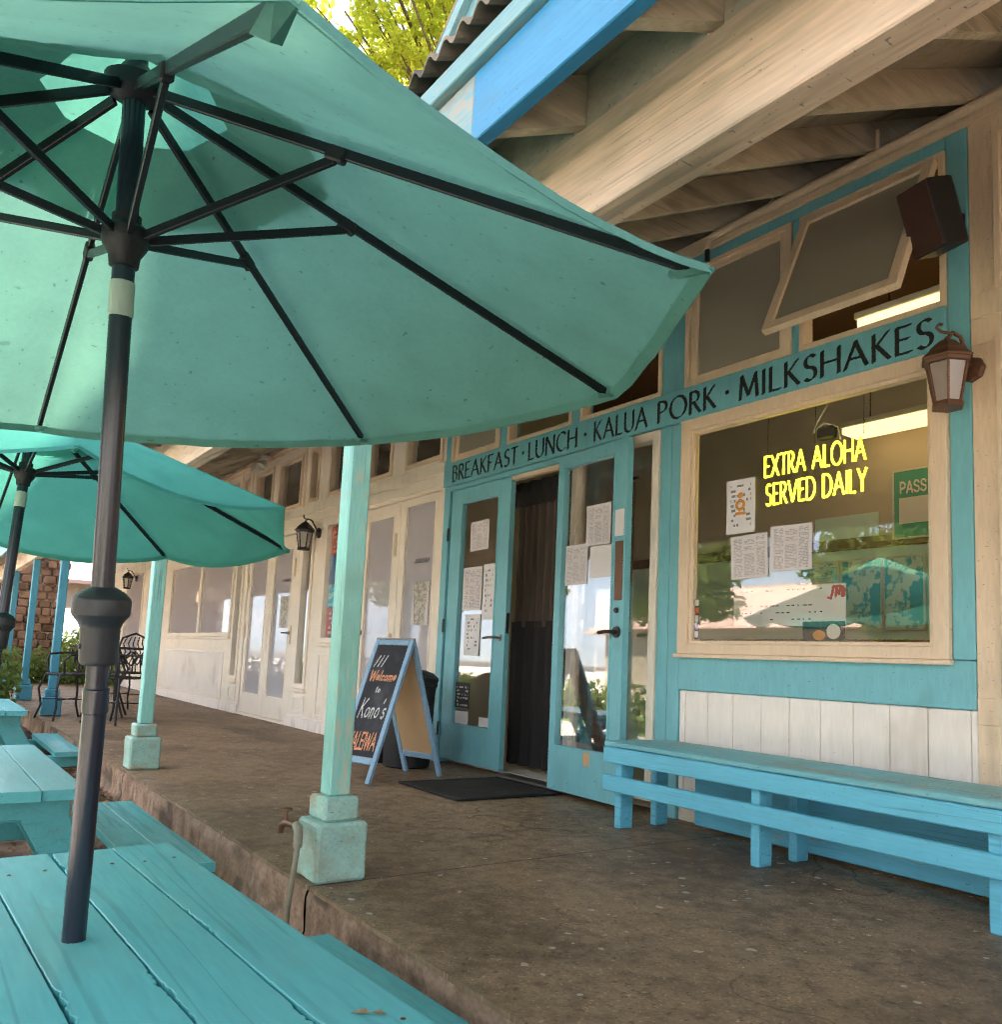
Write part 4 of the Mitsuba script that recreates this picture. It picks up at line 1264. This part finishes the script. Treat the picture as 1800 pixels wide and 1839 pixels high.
WY = .0025
nt = sheet('notice_paper', 'white notice with an orange figure taped to the left of the shop window', 'notice', -2.755, -2.580, 1.452, 1.726, WY, 'notice_print')
add('emblem', cat([xz(extr(MultiPoint([(-2.668, 1.595)]).buffer(.030).difference(MultiPoint([(-2.668, 1.595)]).buffer(.014)), .001), WY - .004), xz(extr(MultiPoint([(-2.668, 1.645)]).buffer(.015), .001), WY - .004), xz(extr(sbox(-2.70, 1.545, -2.635, 1.56), .001), WY - .004)]), 'orange_print', nt)
sheet('menu_sheet', 'closely printed menu sheet, lower left of the pair in the shop window', 'menu', -2.722, -2.502, 1.224, 1.440, WY, 'menu_print', .03, .004)
sheet('menu_sheet', 'closely printed menu sheet, right of the pair in the shop window', 'menu', -2.488, -2.262, 1.248, 1.464, WY, 'menu_print', -.01, .003)
st = thing('sticker_strip', 'upright strip of small square payment stickers in the window corner', 'sticker strip')
add('strip', cbox(-2.962, -2.932, .0115, .013, .925, 1.135, .0003), 'ink', st)
for i, m in enumerate(('paper_back', 'blue_print', 'white_plastic', 'red_print', 'white_plastic')):
    add('sticker', cbox(-2.959, -2.935, .0095, .0112, .935 + .041 * i, .968 + .041 * i, .0003), m, st)
# left door leaf
DY = .0255
sheet('notice_paper', 'white notice sheet at the top of the left door glass', 'notice', -5.17, -4.93, 1.57, 1.79, DY, 'menu_print', .02)
sheet('notice_paper', 'cream notice sheet in the middle of the left door glass', 'notice', -5.24, -4.99, 1.13, 1.45, DY, 'menu_print')
sheet('notice_paper', 'narrow notice strip at the right side of the left door glass', 'notice', -4.97, -4.83, 1.06, 1.46, DY, 'notice_print')
sheet('notice_paper', 'tall narrow notice low on the left door glass', 'notice', -5.19, -4.99, .80, 1.10, DY, 'notice_print', -.01)
sheet('door_sticker', 'black sticker with pale lettering near the foot of the left door glass', 'sticker', -5.27, -5.08, .42, .60, DY, 'black_sticker')
sheet('door_sticker', 'small pink square sticker in the lower left corner of the left door glass', 'sticker', -5.265, -5.09, .305, .395, DY, 'paper_back', 0, .0005)
sheet('door_sticker', 'small pale sticker in the lower right corner of the left door glass', 'sticker', -4.95, -4.82, .305, .37, DY, 'paper_back', 0, .0005)
# open right leaf
for lab, x0, x1, z0, z1, mt_ in (('menu sheet high on the open door glass', .28, .505, 1.46, 1.70, 'menu_print'), ('menu sheet to the left on the open door glass', .085, .300, 1.24, 1.48, 'menu_print'),
                                 ('white sheet to the right on the open door glass', .325, .535, 1.27, 1.455, 'paper_back')):
    V = [(x0, -.0055, z0), (x1, -.006, z0), (x1, -.0055, z1), (x0, -.006, z1)]
    tag(add('door_notice', door_space(TM(V, [[0, 1, 2], [0, 2, 3]])), mt_, uv=A([[0, 0], [1, 0], [1, 1], [0, 1]], float)), lab, 'notice')
tag(add('door_tag', door_space(TM(A([(.34, -.0215, .205), (.40, -.0215, .20), (.40, -.0215, .285), (.335, -.0215, .28)]), [[0, 1, 2], [0, 2, 3]])), 'tan_board'), 'small tan tag stuck on the bottom rail of the open door', 'tag')

# inside: white board with red scribble, sea posters, green placard
K = .925
wb = thing('white_board', 'white notice board with a red scrawl standing in the shop window', 'notice board')
add('board', cbox(-2.945, -2.283, .300, .306, 1.008, 1.213, .001), 'paper_back', wb)
add('red_scrawl', xz(extr(unary_union([LineString(s).buffer(.006) for s in ([(-2.375, 1.145), (-2.36, 1.14), (-2.345, 1.20)], [(-2.35, 1.195), (-2.315, 1.20)], [(-2.335, 1.15), (-2.33, 1.195), (-2.318, 1.16), (-2.307, 1.198)], [(-2.300, 1.15), (-2.298, 1.195), (-2.286, 1.18), (-2.29, 1.155), (-2.30, 1.15)])]), .002), .2995), 'red_print', wb)
rr = random.Random(5)
dots = unary_union([sbox(x, z, x + rr.uniform(.008, .022), z + .006) for z in (1.04, 1.075, 1.11, 1.19) for x in np.arange(-2.90, -2.40, .032) if rr.random() < .6])
add('line_of_print', xz(extr(dots, .001), .2998), 'ink', wb)


def inner(lab, name, category, x0, x1, z0, z1, mt_, y=RY - .046):
    x0, x1, z0, z1 = x0 * K, x1 * K, .76 + (z0 - .76) * K, .76 + (z1 - .76) * K
    k = sheet(name, lab, category, x0, x1, z0, z1, y, mt_, 0, .001)
    add('border', frame(x0 - .012, x1 + .012, z0 - .012, z1 + .012, .012, y - .004, y + .004, c=.001), 'white_plastic', k)
    return k, (x0, x1, z0, z1)


inner('blue and pale sea poster to the left behind the counter', 'sea_poster', 'poster', -3.35, -3.07, 1.10, 1.565, 'sea_poster')
inner('blue and pale sea poster to the right behind the counter', 'sea_poster', 'poster', -3.04, -2.78, 1.10, 1.565, 'sea_poster')
inner('small blue sea picture beside the posters behind the counter', 'sea_picture', 'picture', -3.68, -3.39, 1.43, 1.565, 'sea_poster')
flat('placard_green', (.08, .36, .27), .5)
pc, (a0, a1, b0, b1) = inner('green inspection placard reading pass on the back wall', 'pass_placard', 'placard', -2.97, -2.67, 1.70, 2.14, 'placard_green')
add('white_sheet', cbox(a0 + .035, a1 - .035, RY - .055, RY - .052, b0 + .08, b0 + .24, .0005), 'paper_back', pc)
tm = meshkit.text_mesh('PASS', .075, .002, True)
tm.apply_scale([.165 / tm.extents[0], 1, 1])
add('lettering', xz(tm, RY - .052).apply_translation([a0 + .035, 0, b1 - .14]), 'paper_back', pc)
gb = thing('hanging_banner', 'pale green banner on the back wall above the wood rail', 'banner')
add('banner', cbox(-3.31, -2.86, RY - .03, RY - .024, 1.66, 1.81, .001), 'wainscot_green', gb)
ph = thing('food_photo', 'small food picture with a white disc propped at the window foot', 'picture')
add('card', cbox(-2.42, -2.20, .16, .165, .922, 1.02, .001), 'ink', ph)
add('white_disc', xz(extr(MultiPoint([(-2.255, .972)]).buffer(.035), .002), .159), 'white_plastic', ph)
add('orange_patch', xz(extr(affinity.scale(MultiPoint([(-2.33, .955)]).buffer(.03), 1.1, .8), .002), .159), 'orange_print', ph)

# ------------------------------------------------------------------ iron cafe furniture at the far end of the porch


def iron_chair(x, y, ang, label):
    c = thing('cafe_chair', label, 'chair', 'iron chairs on the porch')
    P = lambda m: rot_z(m, ang, (x, y, 0))
    add('seat', P(cat([lathe([(.19, .435), (.205, .44), (.205, .452), (.19, .457), (.02, .45)], 22)])), 'iron_black', c)
    for sx in (-1, 1):
        add('front_leg', P(tube([(sx * .15, -.15, .44), (sx * .19, -.19, .30), (sx * .165, -.165, .14), (sx * .20, -.20, .006)], .011, 8)), 'iron_black', c, smooth=True)
        add('rear_leg', P(tube([(sx * .15, .15, .44), (sx * .18, .19, .28), (sx * .165, .18, .14), (sx * .19, .23, .006)], .011, 8)), 'iron_black', c, smooth=True)
        add('arm', P(tube([(sx * .17, .17, .66), (sx * .22, .05, .66), (sx * .225, -.10, .64), (sx * .18, -.14, .58), (sx * .165, -.12, .45)], .011, 8)), 'iron_black', c, smooth=True)
    bk = add('backrest', P(tube([(-.16, .16, .44), (-.19, .19, .66), (-.15, .21, .84), (0, .22, .90), (.15, .21, .84), (.19, .19, .66), (.16, .16, .44)], .012, 8)), 'iron_black', c, smooth=True)
    for k in range(-2, 3):
        add('scroll', P(tube([(k * .06, .165, .46), (k * .065 + .03, .185, .56), (k * .06 - .025, .20, .68), (k * .055 + .02, .21, .78), (k * .045, .215, .86)], .007, 6)), 'iron_black', bk, smooth=True)
    add('stretcher', P(cat([tube([(-.16, -.165, .2), (.16, .18, .2)], .007, 6), tube([(.16, -.165, .2), (-.16, .18, .2)], .007, 6)])), 'iron_black', c)
    return c


iron_chair(-8.80, -1.62, 2.2, 'black iron cafe chair nearest, facing the iron table with its back to the shop wall')
iron_chair(-9.35, -1.98, .3, 'black iron cafe chair set between the porch post and the iron table')
iron_chair(-10.5, -1.25, -1.3, 'black iron cafe chair on the far side of the iron table')
ct = thing('cafe_table', 'round black iron cafe table among the iron chairs', 'table')
add('table_top', lathe([(.0, .715), (.38, .715), (.40, .72), (.40, .735), (.37, .74), (.0, .738)], 32, (-9.75, -1.55, 0)), 'iron_black', ct)
for k in range(4):
    q = k * math.pi / 2 + .5
    e = A([math.cos(q), math.sin(q), 0])
    add('leg', tube([A([-9.75, -1.55, 0]) + e * r + [0, 0, z] for r, z in ((.12, .71), (.26, .5), (.14, .3), (.28, .006))], .012, 8), 'iron_black', ct, smooth=True)
add('skirt', cat([tube([(-9.75 + .33 * math.cos(t), -1.55 + .33 * math.sin(t), .60 + .05 * math.sin(9 * t)) for t in np.linspace(0, 6.283, 60)], .008, 6, False), tube([(-9.75 + .36 * math.cos(t), -1.55 + .36 * math.sin(t), .66 + .03 * math.cos(11 * t)) for t in np.linspace(0, 6.283, 60)], .008, 6, False)]), 'iron_black', ct)

# ------------------------------------------------------------------ greenery


def leaf_cloud(centres, n, size, seed, flat_=.5, long=1.7):
    """n two-quad leaves scattered in ellipsoidal clumps [(centre, radii)]"""
    r = np.random.default_rng(seed)
    vol = A([np.prod(q) ** (2 / 3) for _, q in centres])
    idx = r.choice(len(centres), n, p=vol / vol.sum())
    C0 = A([c for c, _ in centres])[idx]
    R0 = A([q for _, q in centres])[idx]
    d = r.normal(size=(n, 3))
    d /= np.linalg.norm(d, axis=1, keepdims=True)
    pos = C0 + d * R0 * (r.random((n, 1)) ** .45)
    nrm = d * .7 + r.normal(size=(n, 3)) * .6 + [0, 0, flat_]
    nrm /= np.linalg.norm(nrm, axis=1, keepdims=True)
    u = np.cross(nrm, r.normal(size=(n, 3)))
    u /= np.linalg.norm(u, axis=1, keepdims=True)
    w = np.cross(nrm, u)
    s = size * r.uniform(.6, 1.3, (n, 1))
    a, b, c, e = pos - u * s * long / 2, pos - w * s * .42 + nrm * s * .08, pos + u * s * long / 2 - nrm * s * .15, pos + w * s * .42 + nrm * s * .08
    V = np.stack([a, b, c, e], 1).reshape(-1, 3)
    o = np.arange(n) * 4
    return TM(V, np.vstack([np.stack([o, o + 1, o + 2], 1), np.stack([o, o + 2, o + 3], 1)]))


def bush(name, label, clumps, n, size, mat, seed, foot, category='bush'):
    b = thing(name, label, category)
    st = []
    r = random.Random(seed)
    for c, q in clumps:
        f = A([c[0] + r.uniform(-.1, .1), c[1] + r.uniform(-.1, .1), foot])
        st.append(tube([f, (f + A(c)) / 2 + [r.uniform(-.08, .08), r.uniform(-.08, .08), 0], c], [.018, .013, .006], 6))
    add('stems', cat(st), 'bark', b)
    add('foliage', leaf_cloud(clumps, n, size, seed), mat, b)
    return b


bush('leafy_bush', 'bright green leafy bush standing before the shade blue porch posts', [((-9.6, -2.75, .25), (.55, .40, .36)), ((-9.1, -2.95, .05), (.5, .4, .35)), ((-10.4, -2.7, .45), (.6, .4, .35)), ((-8.9, -2.72, -.22), (.4, .3, .25)), ((-11.2, -2.9, .5), (.7, .5, .4))], 3200, .075, 'leaf_mid', 3, -.45)
bush('garden_shrub', 'loose green shrub beyond the end of the porch, before the pale building', [((-21.5, -.2 + .45 * i, .5 + .5 * (i % 2)), (.5, .4, .6)) for i in range(6)], 2600, .10, 'leaf_mid', 21, -.45, 'shrub')
hedge = thing('clipped_hedge', 'low clipped green hedge across the far end of the porch', 'hedge')
hc = [((-17.5 + .2 * math.sin(3 * i), -4.6 + .42 * i, .16 + .03 * math.sin(5 * i)), (.45, .40, .50)) for i in range(13)]
add('foliage', leaf_cloud(hc, 7000, .07, 8), 'leaf_mid', hedge)
add('stems', cat([tube([(c[0], c[1], -.45), (c[0] + .05, c[1], c[2])], [.02, .01], 6) for c, _ in hc]), 'bark', hedge)


def tree(name, label, x, y, z0, trunk, height, crown, n, size, mat, seed, lean=(0, 0), group=None):
    t = thing(name, label, 'tree', group)
    r = random.Random(seed)
    top_ = A([x + lean[0], y + lean[1], z0 + height * .55])
    base_ = A([x, y, z0])
    pts = [base_ + (top_ - base_) * f + A([.12 * math.sin(5 * f + seed), .12 * math.cos(4 * f + seed), 0]) for f in np.linspace(0, 1, 7)]
    add('trunk', tube(pts, np.linspace(trunk, trunk * .55, 7), 12), 'bark', t, smooth=True)
    limbs, clumps = [], []
    for c in crown:
        c = A(c[:3]), c[3]
        p = top_ + (c[0] - top_) * .5 + A([r.uniform(-.4, .4), r.uniform(-.4, .4), r.uniform(-.3, .3)])
        limbs.append(tube([pts[-2], pts[-1] * .5 + p * .5, p, c[0]], [trunk * .45, trunk * .32, trunk * .2, trunk * .06], 8))
        for _ in range(6):
            q = c[0] + A([r.uniform(-1, 1), r.uniform(-1, 1), r.uniform(-.7, .7)]) * c[1] * .75
            limbs.append(tube([p, (p + q) / 2 + A([0, 0, .1]), q], [trunk * .12, trunk * .08, .012], 5))
            clumps.append((q, A([1, 1, .6]) * c[1] * r.uniform(.35, .6)))
    add('limbs', cat(limbs), 'bark', t, smooth=True)
    add('crown', leaf_cloud(clumps, n, size, seed), mat, t)
    return t


tree('shade_tree', 'tall bright yellow green tree rising behind the shop roof', -14.0, 7.4, -.4, .22, 15.0,
     [(-11.6, 1.3, 10.9, .75), (-11.5, 1.7, 10.4, .6), (-11.0, 1.9, 11.1, .8), (-11.3, 2.3, 10.2, .55), (-10.8, 2.6, 11.2, .8), (-10.9, 2.9, 10.5, .6), (-12.0, 2.2, 12.0, 1.2), (-12.6, 3.8, 12.4, 1.5), (-13.6, 5.0, 12.5, 1.8), (-11.0, 4.6, 13.2, 1.6)], 9500, .105, 'leaf_bright', 5)
for i, (x, y, h, lab) in enumerate(((-10, -15.5, 6.5, 'round crowned tree across the lawn, facing the cafe front'), (-19, -17, 7.5, 'broad tree across the lawn, facing the cream shops'), (-30, -14, 8.0, 'big tree across the lawn at the far end'), (2, -17, 7.0, 'tree across the lawn behind the viewer'))):
    tree('garden_tree', lab, x, y, -.45, .22, h, [(x + 1.4 * math.cos(k * 1.3), y + 1.4 * math.sin(k * 1.3), h * .55 + .8 * math.sin(2.1 * k), 1.7) for k in range(6)], 6000, .22, 'leaf_mid', 40 + i, group='trees across the lawn')
hg = thing('garden_hedge', 'low green hedge along the far side of the paving', 'hedge')
hc = [((-30 + .9 * i, -8.6 + .15 * math.sin(i), -.05), (.7, .5, .55)) for i in range(40)]
add('foliage', leaf_cloud(hc, 9000, .12, 9), 'leaf_mid', hg)
add('stems', cat([tube([(c[0], c[1], -.45), (c[0], c[1], c[2])], [.03, .015], 5) for c, _ in hc]), 'bark', hg)

# ------------------------------------------------------------------ far things
rw = thing('rubble_wall', 'rough brown stone wall beyond the far end of the porch', 'wall')
rr = np.random.default_rng(12)
for iz in range(17):
    yy = -3.4 + (iz % 2) * .1
    while yy < -.55:
        w, h = rr.uniform(.18, .34), .19
        m = cbox(-23.0, -22.5 + rr.uniform(-.05, .06), yy + .01, yy + w - .01, -.35 + iz * h + .005, -.35 + (iz + 1) * h - .005 + rr.uniform(-.01, .02), .03)
        add('stone', m, 'rubble', rw)
        yy += w
add('mortar', cbox(-22.95, -22.6, -3.45, -.45, -.46, 2.95), 'inside_tan', rw)
ph_ = thing('far_building', 'pale building with a low roof beyond the end of the porch', 'building')
add('wall', wall_with_holes(-.9, 5.5, -.45, 2.6, [(.2, .6, 1.0, 1.8), (1.6, .6, 2.6, 1.8)], 0, .2), 'pale_wall', ph_)
kw = [k for k in scene if k.startswith('far_building')][0]
scene[kw] = mikit.ply(rot_z(wall_with_holes(-.9, 5.5, -.45, 2.6, [(.2, .6, 1.0, 1.8), (1.6, .6, 2.6, 1.8)], 0, .2), math.pi / 2, (-27, 0, 0)), 'pale_wall')
for a0, a1 in ((.2, 1.0), (1.6, 2.6)):
    w = add('window', rot_z(frame(a0, a1, .6, 1.8, .06, -.03, .1), math.pi / 2, (-27, 0, 0)), 'cream', ph_)
    add('pane', rot_z(cbox(a0 + .06, a1 - .06, .05, .056, .66, 1.74, .001), math.pi / 2, (-27, 0, 0)), 'pane_glass', w)
add('roof', mapped(extr(Polygon([(-26.3, 2.55), (-28.4, 3.4), (-30.5, 2.55), (-30.5, 2.45), (-28.4, 3.28), (-26.3, 2.45)]), 6.8), (0, 5.7, 0), (1, 0, 0), (0, 0, 1), (0, -1, 0)), 'roof_pink', ph_)
hs = thing('far_house', 'low house with a pinkish roof across the lawn', 'house')
add('wall', cbox(-34, -10, -28, -22, -.45, 2.5), 'pale_wall', hs)
add('roof', mapped(extr(Polygon([(-21.2, 2.4), (-25, 4.4), (-28.8, 2.4)]), 26), (-35, 0, 0), (0, 1, 0), (0, 0, 1), (1, 0, 0)), 'roof_pink', hs)
for i in range(6):
    x = -32 + 3.6 * i
    w = add('window', frame(x, x + 1.4, .5, 1.8, .1, -22.06 + .04, -21.97), 'white_plastic', hs)
    add('pane', cbox(x + .1, x + 1.3, -21.99, -21.985, .6, 1.7, .001), 'inside_dark', w)

tw = thing('dry_twig', 'dry orange twig string caught under the top of the front umbrella', 'twig')
o_ = CAM + (Fv - Rv * .55 + Uv * .675) * 1.22
add('string', tube([o_ - Rv * .05 + Uv * .004, o_ - Rv * .025 - Uv * .008, o_ + Rv * .01 - Uv * .010, o_ + Rv * .04 + Uv * .004, o_ + Rv * .055 + Uv * .02], .0011, 5), 'tan_board', tw)
for q_, l_ in ((-.045, .010), (-.018, .026), (.018, .010)):
    p_ = o_ + Rv * q_ - Uv * .008
    add('bit', tube([p_, p_ - Uv * l_ * .5 + Rv * .002, p_ - Uv * l_], [.001, .0028, .001], 5), 'orange_print', tw)
